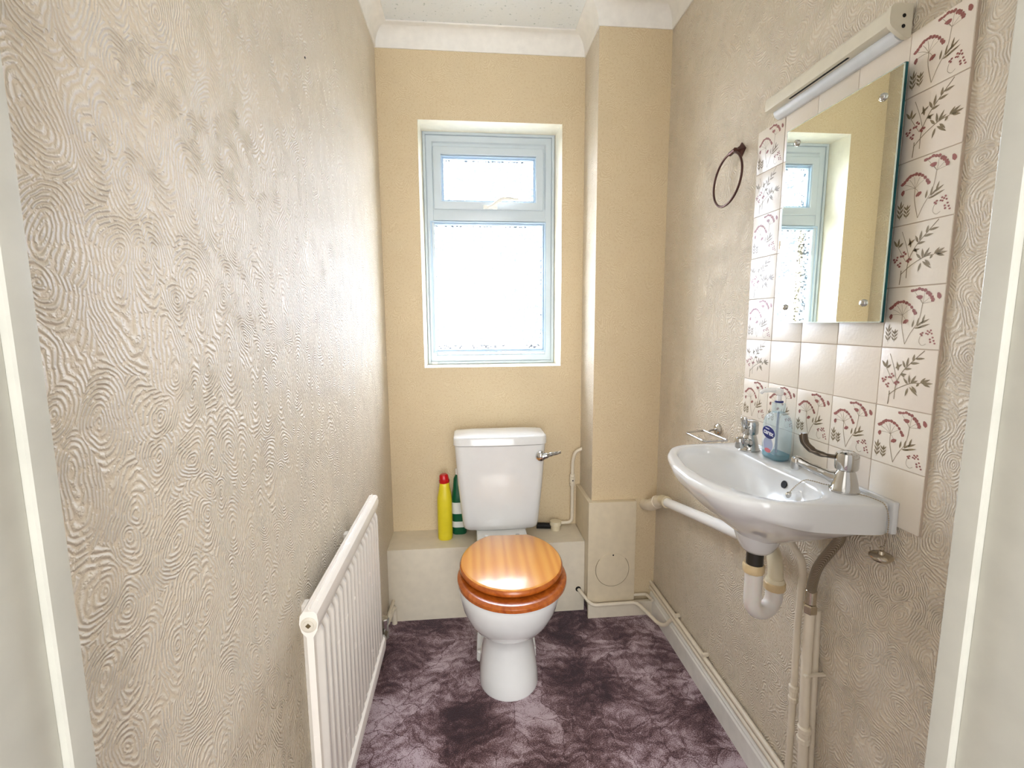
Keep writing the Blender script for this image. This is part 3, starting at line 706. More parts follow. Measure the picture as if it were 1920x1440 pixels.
box('back_upstand', 0.7745, 0.7855, 0.7565, 1.219, BZ-0.058, BZ+0.0045, m_ceramic, bas, 0.005, 4)
lathe('overflow_hole', [(0.0085, 0), (0.0085, 0.003), (0, 0.003)], (0.7005, 0.951, 0.8985), m_dark, bas, (-1, 0, 0.35), 20)
lathe('waste_ring', [(0.022, 0), (0.022, 0.003), (0.016, 0.004), (0.014, -0.002), (0, -0.002)], (dc[0], dc[1], BZ-0.1035), m_chrome, bas)
# boss under the bowl
lathe('outlet_boss', [(0.052, 0.036), (0.044, 0.014), (0.035, -0.002), (0.029, -0.009)], (bc[0], bc[1]+0.002, 0.748), m_ceramic, bas, ang=60)

def tap(name, base, tipd, label):
    """pillar tap: flange, conical body, faceted head, swept spout and long elbow lever"""
    t = thing(name, base, label, 'tap', None)
    bx, by, bz = base
    lathe('body', [(0.0265, 0), (0.0268, 0.004), (0.0235, 0.008), (0.0215, 0.020), (0.0175, 0.036), (0.0150, 0.043)], base, m_chrome, t)
    hd_ = lathe('head', [(0.0155, 0.043), (0.0195, 0.0455), (0.0205, 0.050), (0.0205, 0.072), (0.0185, 0.078), (0.013, 0.081), (0.012, 0.0800), (0, 0.0800)], base, m_chrome, t, seg=16, ang=25)
    d = Vector((tipd[0], tipd[1], 0)); L = d.length; d.normalize()
    B = Vector(base)
    P = [B+d*0.006+Vector((0, 0, 0.020)), B+d*(L*0.35)+Vector((0, 0, 0.026)), B+d*(L*0.70)+Vector((0, 0, 0.034)), B+d*(L*0.95)+Vector((0, 0, 0.042)), B+d*(L*1.06)+Vector((0, 0, 0.043))]
    sp_ = tube('spout', smooth_path(P, 4), [0.013]*4+[0.0105]*4+[0.009]*4+[0.010]*4+[0.009], m_chrome, t, 16)
    lathe('nozzle', [(0.0095, 0.006), (0.0105, 0), (0.0105, -0.016), (0.008, -0.019), (0.0075, -0.012), (0, -0.012)], P[-1]-d*0.002, m_chrome, sp_, seg=20)
    return t, d, B
t, d, B = tap('basin_tap', (0.7427, 0.8357, BZ-0.0005), (-0.050, 0.070), 'chrome basin tap with long dark curved elbow lever, nearest the camera')
P = [B+d*0.018+Vector((0, 0, 0.066)), B+d*0.042+Vector((0, 0, 0.066)), B+d*0.062+Vector((0, 0, 0.072)), B+d*0.076+Vector((0, 0, 0.086)), B+d*0.080+Vector((0, 0, 0.104))]
lev_chrome = plain('painted_reflection_chrome', (104, 94, 84), 0.07, metal=1.0, var=0.08)  # lever is plain chrome; its dark reflections are put into the base colour
tube('lever', smooth_path(P, 4), [0.0055]*4+[0.0075]*4+[0.0095]*4+[0.0105]*4+[0.0085], lev_chrome, t, 16, flat=[0.75]*17)
t, d, B = tap('basin_tap', (0.7330, 1.1420, BZ-0.0005), (-0.062, -0.058), 'small chrome tap at the far end of the basin beside the wire soap dish')
P = [B+d*0.018+Vector((0, 0, 0.066)), B+d*0.038+Vector((0, 0, 0.067)), B+d*0.052+Vector((0, 0, 0.074)), B+d*0.060+Vector((0, 0, 0.086)), B+d*0.062+Vector((0, 0, 0.098))]
tube('lever', smooth_path(P, 4), [0.0055]*4+[0.0065]*4+[0.008]*4+[0.008]*4+[0.006], m_chrome, t, 14, flat=[0.7]*17)

# plug on its ball chain
def add_balls(bm, pts, step, r):
    P = [Vector(p_) for p_ in pts]; acc = 0; last = P[0]
    mt = lambda v: bmesh.ops.create_icosphere(bm, subdivisions=1, radius=r, matrix=Matrix.Translation(v))
    mt(last)
    for a, b in zip(P, P[1:]):
        seg = (b-a).length; t = step-acc
        while t <= seg: mt(a+(b-a)*(t/seg)); t += step
        acc = (acc+seg) % step
plug = thing('basin_plug', (XR-0.03, 0.760, 0.82), 'round metal plug hanging on a ball chain over the right end of the basin', 'plug')
bm = bmesh.new()
ch = smooth_path([(0.683, 0.913, 0.894), (0.695, 0.905, 0.915), (0.704, 0.895, 0.928), (0.712, 0.882, 0.930), (0.722, 0.866, 0.929), (0.733, 0.855, 0.929)], 6)
ch2 = smooth_path([(0.747, 0.810, 0.928), (0.752, 0.795, 0.929), (0.758, 0.775, 0.928), (0.760, 0.762, 0.925), (0.761, 0.754, 0.910), (0.762, 0.752, 0.885), (0.762, 0.754, 0.86), (0.762, 0.757, 0.846)], 6)
add_balls(bm, ch, 0.0042, 0.0016); add_tube(bm, ch, 0.0007, 6)
bm_obj('ball_chain', bm, m_chromeworn, plug)
bm = bmesh.new(); add_balls(bm, ch2, 0.0042, 0.0016); add_tube(bm, ch2, 0.0007, 6); bm_obj('ball_chain', bm, m_chromeworn, plug)
lathe('chain_anchor', [(0.008, 0), (0.006, 0.003), (0.0025, 0.006), (0, 0.006)], (0.6845, 0.915, 0.889), m_chrome, plug, (-0.8, 0, 0.4), 8, ang=20)
pl = lathe('plug_disc', [(0.0, -0.006), (0.014, -0.006), (0.016, -0.002), (0.0195, 0.0), (0.0195, 0.003), (0.017, 0.0055), (0.006, 0.0065), (0.005, 0.012), (0, 0.013)], (0.7617, 0.760, 0.8230), m_chromeworn, plug)
bm = bmesh.new()
rp = [(0.7617, 0.760+0.004*math.cos(a), 0.840+0.004*math.sin(a)) for a in [2*PI*k/16 for k in range(17)]]
add_tube(bm, rp, 0.001, 6, cap=False); bm_obj('plug_ring', bm, m_chromeworn, pl)

# ============================================================ LIQUID SOAP PUMP BOTTLE
sb = thing('soap_dispenser', (0.7505, 1.060, BZ), 'clear blue hand wash pump bottle with navy oval label on the basin ledge', 'soap bottle')
def rrect(cx, cy_, hx, hy, r, z, k=6):
    pts = []
    for qx, qy, a0 in ((1, 1, 0), (-1, 1, PI/2), (-1, -1, PI), (1, -1, 3*PI/2)):
        for i in range(k+1):
            a = a0+i/k*PI/2; pts.append((cx+qx*(hx-r)+r*math.cos(a), cy_+qy*(hy-r)+r*math.sin(a), z))
    return pts
SX, SY = 0.7505, 1.060
def bottle_loops(lv): return [rrect(SX, SY, hx, hy, r, BZ+z) for hx, hy, r, z in lv]
body = [(0.018, 0.028, 0.012, 0.0005), (0.0215, 0.0325, 0.014, 0.006), (0.022, 0.033, 0.014, 0.03), (0.022, 0.0325, 0.014, 0.085), (0.0215, 0.031, 0.015, 0.098), (0.020, 0.027, 0.016, 0.107), (0.016, 0.019, 0.0145, 0.114), (0.013, 0.0135, 0.0128, 0.118)]
bm = bmesh.new(); loft(bm, bottle_loops(body)); bm_obj('body', bm, m_clear, sb, ang=50)
bm = bmesh.new(); loft(bm, bottle_loops([(0.0165, 0.0265, 0.011, 0.002), (0.020, 0.031, 0.013, 0.007), (0.0205, 0.0315, 0.013, 0.016)])); bm_obj('liquid_soap', bm, m_liquid, sb, ang=50)
lathe('dip_tube', [(0.0028, 0.004), (0.0028, 0.118)], (SX, SY, BZ), m_greyblue, sb, seg=10)
lathe('collar', [(0.0135, 0.116), (0.0150, 0.118), (0.0150, 0.124), (0.0143, 0.125), (0.0150, 0.126), (0.0148, 0.138), (0.011, 0.141), (0.0, 0.141)], (SX, SY, BZ), m_clear, sb, rib=1, seg=32)
lathe('navy_collar_band', [(0.0095, 0.1405), (0.0095, 0.1445), (0, 0.1445)], (SX, SY, BZ), m_navy, sb)
hdp = lathe('pump_head', [(0.0055, 0.144), (0.0055, 0.158), (0.0085, 0.160), (0.0090, 0.170), (0.007, 0.1735), (0, 0.174)], (SX, SY, BZ), m_pvcwhite, sb)
tube('pump_spout', smooth_path([(SX+0.004, SY, BZ+0.168), (SX-0.012, SY+0.012, BZ+0.1695), (SX-0.026, SY+0.022, BZ+0.167), (SX-0.032, SY+0.026, BZ+0.160)], 4), [0.0065]*4+[0.0055]*4+[0.0045]*4+[0.0035], m_pvcwhite, hdp, 12)
# label on the broad face (faces the bowl, -x) : back card + navy oval + word
def ell(name, cy_, cz, ry, rz, x, th, mat, parent, tilt=0, nseg=36):
    bm = bmesh.new(); R = []
    for xx in (x, x-th):
        R.append([(xx, cy_+ry*math.cos(a)*math.cos(tilt)-rz*math.sin(a)*math.sin(tilt), cz+ry*math.cos(a)*math.sin(tilt)+rz*math.sin(a)*math.cos(tilt)) for a in [2*PI*k/nseg for k in range(nseg)]])
    loft(bm, R); return bm_obj(name, bm, mat, parent, smooth=False)
lx = SX-0.0220
lab = ell('label', SY-0.001, BZ+0.050, 0.0235, 0.034, lx+0.0002, 0.0004, m_paperlabel, sb)
ell('label_swoosh', SY-0.001, BZ+0.037, 0.018, 0.019, lx-0.0002, 0.0003, m_greyblue, lab)
ell('label_pink_tip', SY-0.001, BZ+0.0225, 0.0115, 0.0055, lx-0.0005, 0.0002, m_pink, lab)
ell('label_oval', SY-0.001, BZ+0.067, 0.0235, 0.0150, lx-0.0004, 0.0004, m_navy, lab, tilt=0.10)
def text_mesh(name, txt, size, loc, rotm, mat, parent, ext=0.0001):
    cu = bpy.data.curves.new(name, 'FONT'); cu.body = txt; cu.size = size; cu.align_x = 'CENTER'; cu.align_y = 'CENTER'; cu.extrude = ext; cu.offset = size*0.02
    tmp = bpy.data.objects.new(name+'_tmp', cu); COL.objects.link(tmp)
    bpy.context.view_layer.update()
    me = bpy.data.meshes.new_from_object(tmp.evaluated_get(bpy.context.evaluated_depsgraph_get()))
    bpy.data.objects.remove(tmp)
    me.transform(Matrix.Translation(loc) @ rotm)
    return link(name, me, mat, parent)
# letters read along -y, up +z, facing -x
RM = Matrix(((0, 0, -1, 0), (-1, 0, 0, 0), (0, 1, 0, 0), (0, 0, 0, 1)))
text_mesh('label_word', 'carex', 0.0165, (lx-0.0010, SY-0.001, BZ+0.0665), RM @ Matrix.Rotation(-0.10, 4, 'Z'), m_inkwhite, lab)
text_mesh('label_small_word', 'cussons', 0.0048, (lx-0.0010, SY+0.004, BZ+0.0765), RM @ Matrix.Rotation(-0.10, 4, 'Z'), m_inkwhite, lab)

# ============================================================ WIRE SOAP DISH
sd = thing('soap_dish', (XR, 1.385, 0.915), 'small chrome wire soap dish frame on the wall beyond the basin', 'soap dish')
fr = [(0.655, 1.335, 0.927), (0.659, 1.236, 0.927), (0.724, 1.236, 0.927), (0.745, 1.365, 0.927), (0.718, 1.362, 0.927), (0.655, 1.335, 0.927)]
fr = [(0.655, 1.338), (0.657, 1.236), (0.728, 1.236), (0.722, 1.362)]
rect = []
bm = bmesh.new()
P = [Vector((x, y, 0.927)) for x, y in fr]
rp = round_path([P[0]*0.5+P[1]*0.5]+[P[1], P[2], P[3], P[0]]+[P[0]*0.5+P[1]*0.5], 0.005, 4)
add_tube(bm, rp, 0.0032, 10); bm_obj('wire_frame', bm, m_chrome, sd)
tube('arm', [(0.724, 1.34, 0.927), (0.752, 1.375, 0.924), (XR-0.004, 1.400, 0.920)], 0.003, m_chrome, sd, 10)
lathe('wall_rose', [(0.019, 0), (0.019, 0.006), (0.015, 0.010), (0.008, 0.012), (0, 0.012)], (XR, 1.398, 0.920), m_chrome, sd, (-1, 0, 0))

# ============================================================ TRAP AND WASTE
tp = thing('basin_trap', (0.655, 0.97, 0.56), 'white plastic U-shaped trap with ribbed cream nuts hanging below the basin', 'trap')
lathe('waste_tail', [(0.0185, -0.046), (0.0185, 0.0)], (0.6525, 0.9685, 0.742), m_darkrubber, tp)
lathe('compression_nut', [(0.0225, 0), (0.0235, 0.003), (0.0235, 0.018), (0.0215, 0.021)], (0.652, 0.970, 0.684), m_brassy, tp, seg=40, rib=1)
c1, c2 = Vector((0.6535, 0.970, 0)), Vector((0.716, 0.982, 0)); mid = (c1+c2)/2; ax = (c2-c1).normalized(); R = (c2-c1).length/2
pts = [c1+Vector((0, 0, 0.690)), c1+Vector((0, 0, 0.66)), c1+Vector((0, 0, 0.63))]
for k in range(13):
    a = PI+PI*k/12; pts.append(mid+ax*R*math.cos(a)+Vector((0, 0, 0.612+R*math.sin(a))))
pts += [c2+Vector((0, 0, 0.632))]
tube('u_bend', pts, 0.0190, m_trapwhite, tp, 22)
lathe('compression_nut', [(0.0225, 0), (0.0235, 0.002), (0.0235, 0.017), (0.0215, 0.019)], (c2.x, c2.y, 0.630), m_brassy, tp, seg=40, rib=1)
lathe('upper_collar', [(0.021, 0), (0.021, 0.004), (0.0185, 0.009)], (c2.x, c2.y, 0.649), m_trapcream, tp)
tube('swan_neck', smooth_path([(c2.x, c2.y, 0.650), (c2.x, c2.y, 0.668), (0.717, 0.986, 0.687), (0.722, 1.000, 0.702), (0.733, 1.024, 0.706), (0.748, 1.055, 0.697), (0.757, 1.085, 0.6865)], 5), 0.0168, m_trapcream, tp, 20)
wp = thing('waste_pipe', (0.757, 1.45, 0.6), 'white plastic waste pipe sloping along the right wall from the basin into the chimney breast', 'pipe')
tube('pipe_run', [(0.757, 1.085, 0.6865), (0.757, 1.69, 0.566)], 0.0172, m_pvcwhite, wp, 24)
lathe('socket_collar', [(0.0185, 0), (0.0225, 0.002), (0.0225, 0.014), (0.0205, 0.018), (0.0205, 0.05)], (0.757, 1.676, 0.569), m_trapcream, wp, (0, 1, -0.2))
tube('elbow', smooth_path([(0.757, 1.715, 0.561), (0.757, 1.75, 0.545), (0.752, 1.79, 0.520), (0.745, 1.825, 0.500), (0.738, YC+0.004, 0.488)], 5), [0.0205]*5+[0.0235]*5+[0.0245]*5+[0.0225]*5+[0.0205], m_pipe, wp, 20)
lathe('fitting_ring', [(0.024, 0), (0.0265, 0.002), (0.0265, 0.008), (0.024, 0.010)], (0.7555, 1.765, 0.537), m_pipe, wp, (-0.1, 1, -0.6))

# ============================================================ SUPPLY PIPES UNDER THE BASIN
pa = thing('cold_supply_pipe', (0.76, 0.954, 0), 'thin cream painted copper pipe, left of the two rising to the basin', 'pipe')
xa = XR-0.027
tube('pipe_run', smooth_path([(0.735, 1.01, 0.80), (0.745, 1.000, 0.765), (0.757, 0.978, 0.730), (xa, 0.960, 0.700), (xa, 0.9585, 0.62), (xa, 0.960, 0.54), (xa, 0.956, 0.40), (xa, 0.955, 0.30), (xa, 0.9535, 0.15), (xa, 0.953, 0.0)], 5), 0.0078, m_pipe, pa)
lathe('coupling', [(0.0085, 0), (0.0115, 0.003), (0.0115, 0.012), (0.0095, 0.015), (0.0095, 0.028), (0.0115, 0.031), (0.0115, 0.041), (0.0085, 0.044)], (xa, 0.9557, 0.352), m_pipe, pa, seg=12, ang=25)
box('pipe_clip', xa+0.004, XR, 0.940, 0.950, 0.500, 0.510, m_pipe, pa, 0.002)
pb = thing('hot_supply_pipe', (0.755, 0.90, 0), 'thicker cream painted pipe, right of the two, joined to the flexible hose', 'pipe')
xb_ = XR-0.0375
tube('pipe_run', smooth_path([(xb_, 0.9125, 0.612), (xb_, 0.911, 0.50), (xb_, 0.904, 0.35), (xb_, 0.895, 0.20), (xb_, 0.886, 0.0)], 5), 0.0108, m_pipe, pb)
tube('second_pipe', [(XR-0.014, 0.922, 0.612), (XR-0.014, 0.912, 0.35), (XR-0.014, 0.893, 0.0)], 0.0095, m_pipe, pb)
lathe('coupling', [(0.0115, 0), (0.0145, 0.003), (0.0145, 0.012), (0.0125, 0.015), (0.0125, 0.026), (0.0145, 0.029), (0.0145, 0.038), (0.0115, 0.041)], (xb_, 0.9005, 0.298), m_pipe, pb, seg=12, ang=25)
box('pipe_clip', xb_-0.012, XR, 0.895, 0.903, 0.465, 0.470, m_pipe, pb, 0.001)
hz = thing('flexible_hose', (0.745, 0.88, 0.62), 'grey braided flexible tap hose curving down from the basin', 'hose')
m_braid, nt, bs = newmat('braided_steel')
tc = N(nt, 'ShaderNodeTexCoord'); w1 = N(nt, 'ShaderNodeTexWave'); w1.inputs['Scale'].default_value = 260; w1.bands_direction = 'DIAGONAL'; nt.links.new(tc.outputs['Object'], w1.inputs[0])
rb = ramp(nt, w1.outputs[0], [(0.2, s2l((120, 108, 90))), (0.8, s2l((176, 164, 144)))]); nt.links.new(rb.outputs[0], bs.inputs['Base Color']); bs.inputs['Metallic'].default_value = 0.7; bs.inputs['Roughness'].default_value = 0.4
bump(nt, bs, w1.outputs[0], 0.5, 0.001)
tube('braided_hose', smooth_path([(0.741, 0.836, 0.868), (0.742, 0.836, 0.848), (0.744, 0.838, 0.822), (0.745, 0.858, 0.788), (0.746, 0.889, 0.736), (0.749, 0.905, 0.69), (0.752, 0.911, 0.660)], 6), 0.0100, m_braid, hz, 16)
lathe('hose_ferrule', [(0.0115, 0), (0.0115, 0.030), (0.0105, 0.031)], (0.7525, 0.9115, 0.636), m_chromeworn, hz)
lathe('hose_nut', [(0.0125, 0), (0.0145, 0.003), (0.0145, 0.018), (0.0120, 0.021)], (0.7535, 0.9125, 0.612), m_chromeworn, hz, seg=6, ang=20)

# ============================================================ PIPES ALONG THE SKIRTING
p1 = tag(tube('heating_pipe', [(XR-0.0125, 0.36, 0.131), (XR-0.0125, YC, 0.131)], 0.0078, m_pipe), 'upper of two cream heating pipes running along the top of the right skirting', 'pipe')
bm = bmesh.new(); add_tube(bm, [(XR-0.0125, 0.36, 0.109), (XR-0.0125, YC, 0.109)], 0.0078, 14)
p2 = tag(bm_obj('heating_pipe', bm, m_pipe, None, True, 50), 'lower of two cream heating pipes just above the right skirting', 'pipe')
box('pipe_clip', XR-0.022, XR, 1.60, 1.612, 0.138, 0.148, m_pipe, p1, 0.002); box('pipe_clip', XR-0.022, XR, 1.385, 1.395, 0.138, 0.148, m_pipe, p1, 0.002)
cpz = thing('branch_pipe', (0.6, 1.82, 0.07), 'cream pipe bending along the foot of the access box to the skirting pipes', 'pipe')
tube('pipe_run', round_path([(0.463, 1.899, 0.099), (0.472, 1.872, 0.094), (0.505, 1.817, 0.067), (0.700, 1.817, 0.070), (0.7510, 1.700, 0.045), (0.7640, 1.668, 0.060), (XR-0.0125, 1.640, 0.109)], 0.024, 6), 0.0075, m_pipe, cpz)
lathe('wall_hole', [(0.012, 0), (0.012, 0.0008), (0, 0.0008)], (0.4625, 1.8914, 0.101), m_dark, cpz, (0, -1, 0))
tube('rear_pipe', round_path([(0.690, 1.852, 0.083), (0.755, 1.852, 0.083), (0.7640, 1.80, 0.085)], 0.012), 0.0065, m_pipe, cpz)

# cistern supply pipe in the corner of the chimney breast
sp2 = thing('cistern_supply_pipe', (0.468, 2.056, 0.33), 'thin cream pipe with isolating valve rising in the corner right of the toilet cistern', 'pipe')
tube('pipe_run', round_path([(XC+0.003, 2.050, 0.690), (0.480, 2.053, 0.675), (0.468, 2.056, 0.630), (0.4685, 2.056, 0.336), (0.395, 2.056, 0.336)], 0.026, 6), 0.0078, m_pipe, sp2)
v = lathe('isolating_valve', [(0.009, 0), (0.0115, 0.002), (0.0115, 0.012), (0.009, 0.014), (0.0125, 0.016), (0.0125, 0.042), (0.009, 0.044), (0.0115, 0.046), (0.0115, 0.056), (0.009, 0.058)], (0.468, 2.056, 0.512), m_pipe, sp2, seg=12, ang=25)
lathe('valve_slot', [(0.003, 0), (0.003, 0.0015), (0, 0.0015)], (0.468, 2.044, 0.541), m_dark, v, (0, -1, 0), 10)
oc = thing('overflow_fitting', (0.384, 2.02, 0.3207), 'short capped cream pipe fitting standing on the ledge right of the cistern', 'fitting')
lathe('stub', [(0.0215, -0.004), (0.0215, 0.026)], (0.384, 2.02, 0.3207), m_trapcream, oc)
lathe('cap', [(0.0235, 0.022), (0.0270, 0.024), (0.0270, 0.036), (0.025, 0.041), (0.0, 0.043)], (0.384, 2.02, 0.3207), m_trapcream, oc, rib=1, seg=36)
tube('side_pipe', [(0.30, 2.045, 0.333), (0.372, 2.03, 0.335)], 0.0135, m_dark, oc)

# ============================================================ TOILET
TXC = 0.1245
tl = thing('toilet', (TXC, 1.6, 0.0), 'white close coupled toilet with tall cistern and closed honey pine seat', 'toilet')
# cistern
def cist(z, hw, y0, y1, r, bow=0.012):
    L = rrect(TXC, (y0+y1)/2, hw, (y1-y0)/2, r, z)
    return [(x, y-(bow*(1-((x-TXC)/hw)**2) if y < (y0+y1)/2 else 0), z) for x, y, z in L]
def rrect_dense(cx, cy_, hx, hy, r, z, k=6, m=8):
    base = rrect(cx, cy_, hx, hy, r, z, k); out = []
    for i, p_ in enumerate(base):
        q = base[(i+1) % len(base)]; out.append(p_)
        if i % (k+1) == k:
            for j in range(1, m): out.append(tuple(Vector(p_).lerp(Vector(q), j/m)))
    return out
def cist(z, hw, y0, y1, r, bow=0.012):
    nlong = rrect_dense(TXC, (y0+y1)/2, hw, (y1-y0)/2, r, z)
    return [(x, y-(bow*(1-((x-TXC)/hw)**2) if y < (y0+y1)/2 else 0), zz) for x, y, zz in nlong]
CB = 0.0015
bm = bmesh.new(); loft(bm, [cist(0.404, 0.150, 1.872, 2.010, 0.03), cist(0.410, 0.156, 1.866, 2.013, 0.03), cist(0.43, 0.160, 1.862, 2.014, 0.03), cist(0.60, 0.176, 1.856, 2.016, 0.03), cist(0.767, 0.187, 1.852, 2.018, 0.03)])
cs = bm_obj('cistern', bm, m_ceramic, tl, ang=50)
bm = bmesh.new(); loft(bm, [cist(0.7685, 0.186, 1.852, 2.018, 0.03), cist(0.770, 0.1915, 1.848, 2.020, 0.032), cist(0.796, 0.1915, 1.849, 2.020, 0.032), cist(0.802, 0.189, 1.852, 2.018, 0.032), cist(0.8055, 0.182, 1.860, 2.012, 0.03), cist(0.811, 0.12, 1.89, 1.985, 0.03)])
bm_obj('cistern_lid', bm, m_ceramic, tl, ang=50)
fl = lathe('flush_lever', [(0.0, 0.0), (0.020, 0.0), (0.0215, 0.003), (0.0205, 0.008), (0.016, 0.010), (0.0145, 0.018), (0.008, 0.022), (0, 0.022)], (0.288, 1.8455, 0.722), m_chrome, tl, (0, -1, 0))
tube('lever_arm', smooth_path([(0.290, 1.828, 0.722), (0.306, 1.824, 0.727), (0.330, 1.824, 0.733), (0.352, 1.826, 0.737), (0.368, 1.828, 0.740)], 4), [0.0145]*3+[0.0115]*3+[0.0085]*3+[0.0075]*4+[0.0065]*3+[0.003], m_chrome, fl, 14)
# pan
def pan_loop(z, hw, yf, yb, pw=2.0, xc=TXC, nseg=64):
    L = []; ym = yf+hw*1.05
    ym = min(ym, yb-0.02)
    for k in range(nseg):
        a = 2*PI*k/nseg; c_, s_ = math.cos(a), math.sin(a)
        x = xc+hw*math.copysign(abs(c_)**(2/pw), c_)
        if s_ < 0: y = ym+(ym-yf)*math.copysign(abs(s_)**(2/pw), s_)
        else: y = ym+(yb-ym)*abs(s_)**0.45
        L.append((x, y, z))
    return L
lv = [(0.0, 0.103, 1.418, 1.885), (0.008, 0.104, 1.415, 1.885), (0.05, 0.101, 1.430, 1.885), (0.10, 0.094, 1.447, 1.885), (0.15, 0.086, 1.457, 1.885), (0.185, 0.084, 1.452, 1.885), (0.205, 0.090, 1.432, 1.887), (0.225, 0.106, 1.398, 1.888), (0.25, 0.124, 1.366, 1.888), (0.285, 0.142, 1.335, 1.889), (0.325, 0.157, 1.312, 1.89), (0.365, 0.167, 1.300, 1.89), (0.392, 0.171, 1.296, 1.89), (0.402, 0.169, 1.299, 1.89)]
def panL(z, hw, yf, yb):
    L = pan_loop(z, hw, yf, yb)
    if z > 0.19:   # body narrows behind the bowl
        out = []
        for x, y, zz in L:
            t = min(1, max(0, (y-1.62)/0.14)); t = t*t*(3-2*t); w = 1-(1-min(1, 0.105/hw))*t
            out.append((TXC+(x-TXC)*w, y, zz))
        L = out
    return L
bm = bmesh.new(); loft(bm, [panL(*a) for a in lv]); pan = bm_obj('pan', bm, m_panceramic, tl, ang=60)
# plinth wings with fixing caps, on each side of the foot
for s in (-1, 1):
    bm = bmesh.new()
    q = [(TXC+s*0.088, 1.60, 0.0), (TXC+s*0.113, 1.62, 0.0), (TXC+s*0.118, 1.86, 0.0), (TXC+s*0.07, 1.86, 0.0)]
    tq = [(TXC+s*0.070, 1.72, 0.185), (TXC+s*0.098, 1.745, 0.185), (TXC+s*0.106, 1.86, 0.19), (TXC+s*0.06, 1.86, 0.19)]
    md = [(TXC+s*0.082, 1.60, 0.045), (TXC+s*0.111, 1.625, 0.045), (TXC+s*0.116, 1.86, 0.045), (TXC+s*0.07, 1.86, 0.045)]
    loft(bm, [q, md, tq]); bmesh.ops.bevel(bm, geom=bm.edges[:], offset=0.004, segments=2, affect='EDGES')
    bm_obj('foot_wing', bm, m_panceramic, pan, ang=40)
    lathe('fixing_cap', [(0.008, 0), (0.008, 0.004), (0.005, 0.007), (0, 0.008)], (TXC+s*0.102, 1.608, 0.047), m_panceramic, pan, (0, -0.3, 1), 16)
# seat ring and lid
def oval(z, hw, yf, yb, cut, off=0.0, xc=0.1345, nseg=72, rot=-0.045):
    L = []; yc_ = yf+(yb-yf)*0.50; a_f = yc_-yf; a_b = (yb-yc_)*1.10
    for k in range(nseg):
        a = 2*PI*k/nseg; x = (hw-off)*math.cos(a); y = math.sin(a)
        y = (a_f-off)*y if y < 0 else (a_b-off)*y
        y = min(y, yb-yc_-off)
        L.append((xc+x*math.cos(rot)-y*math.sin(rot), yc_+x*math.sin(rot)+y*math.cos(rot), z))
    return L
st = bm = bmesh.new()
loft(bm, [oval(0.4025, 0.181, 1.283, 1.70, 0, 0.006), oval(0.406, 0.184, 1.283, 1.70, 0, 0.0), oval(0.416, 0.184, 1.283, 1.70, 0, 0.0), oval(0.423, 0.184, 1.283, 1.70, 0, 0.006), oval(0.424, 0.184, 1.283, 1.70, 0, 0.012)])
ringo = bm_obj('seat_ring', bm, m_woodrim, tl, ang=40)
bm = bmesh.new()
args = (0.1765, 1.323, 1.718, 0)
loft(bm, [oval(0.4300, *args, 0.010), oval(0.4315, *args, 0.003), oval(0.436, *args, 0.0), oval(0.444, *args, 0.0), oval(0.450, *args, 0.005), oval(0.4525, *args, 0.013)])
lido = bm_obj('seat_lid', bm, [m_wood, m_woodrim], tl, ang=40)
for p_ in lido.data.polygons:
    if p_.normal.z < 0.7: p_.material_index = 1
for s in (-1, 1):
    lathe('seat_hinge', [(0.008, 0), (0.008, 0.03)], (0.1345+s*0.06-0.015, 1.735, 0.410), m_chrome, tl, seg=14)
    box('seat_buffer', 0.1345+s*0.12-0.008, 0.1345+s*0.12+0.008, 1.46, 1.48, 0.4235, 0.4315, m_pvcwhite, ringo, 0.002)
# pan neck up to cistern (close coupling shelf)
box('pan_shelf', TXC-0.105, TXC+0.105, 1.735, 1.888, 0.30, 0.404, m_panceramic, tl, 0.02, 4)
box('coupling_plate', TXC-0.085, TXC+0.085, 1.86, 1.98, 0.395, 0.4045, m_panceramic, tl, 0.003)

# ============================================================ CLEANING BOTTLES
b1 = thing('bleach_bottle', (-0.113, 1.985, 0.3207), 'yellow bleach bottle with red cap standing on the boxed ledge', 'bottle')
def bot(lv, cx, cy_, z0, rx=1.0): return [rrect(cx+dx, cy_, hx, hy, min(hx, hy)*0.85, z0+z) for hx, hy, z, dx in lv]
bm = bmesh.new(); loft(bm, bot([(0.029, 0.026, 0.0005, 0), (0.0315, 0.029, 0.006, 0), (0.0320, 0.030, 0.03, 0), (0.0312, 0.029, 0.034, 0), (0.0320, 0.030, 0.038, 0), (0.0322, 0.030, 0.10, 0), (0.0318, 0.030, 0.17, 0), (0.0310, 0.029, 0.190, 0), (0.0265, 0.026, 0.215, 0.001), (0.0225, 0.022, 0.238, 0.001), (0.0215, 0.021, 0.252, 0.001), (0.0170, 0.017, 0.257, 0.001)], -0.114, 1.985, 0.3207))
bm_obj('body', bm, m_yellow, b1, ang=50)
lathe('cap', [(0.0215, 0.0), (0.0228, 0.002), (0.0225, 0.013), (0.0205, 0.0145), (0.0205, 0.017), (0.0185, 0.032), (0.0145, 0.037), (0, 0.0375)], (-0.113, 1.985, 0.5755), m_red, b1, (-0.08, 0, 1), rib=1, seg=40)
b2 = thing('cleaner_bottle', (-0.062, 2.035, 0.3207), 'dark green bottle with white label half hidden behind the left of the cistern', 'bottle')
bm = bmesh.new(); loft(bm, bot([(0.030, 0.022, 0.0005, 0), (0.033, 0.024, 0.006, 0), (0.034, 0.025, 0.10, 0), (0.034, 0.025, 0.16, 0), (0.030, 0.023, 0.185, 0), (0.026, 0.020, 0.21, 0), (0.022, 0.018, 0.255, 0), (0.012, 0.012, 0.275, 0)], -0.053, 2.035, 0.3207))
bm_obj('body', bm, m_green, b2, ang=50)
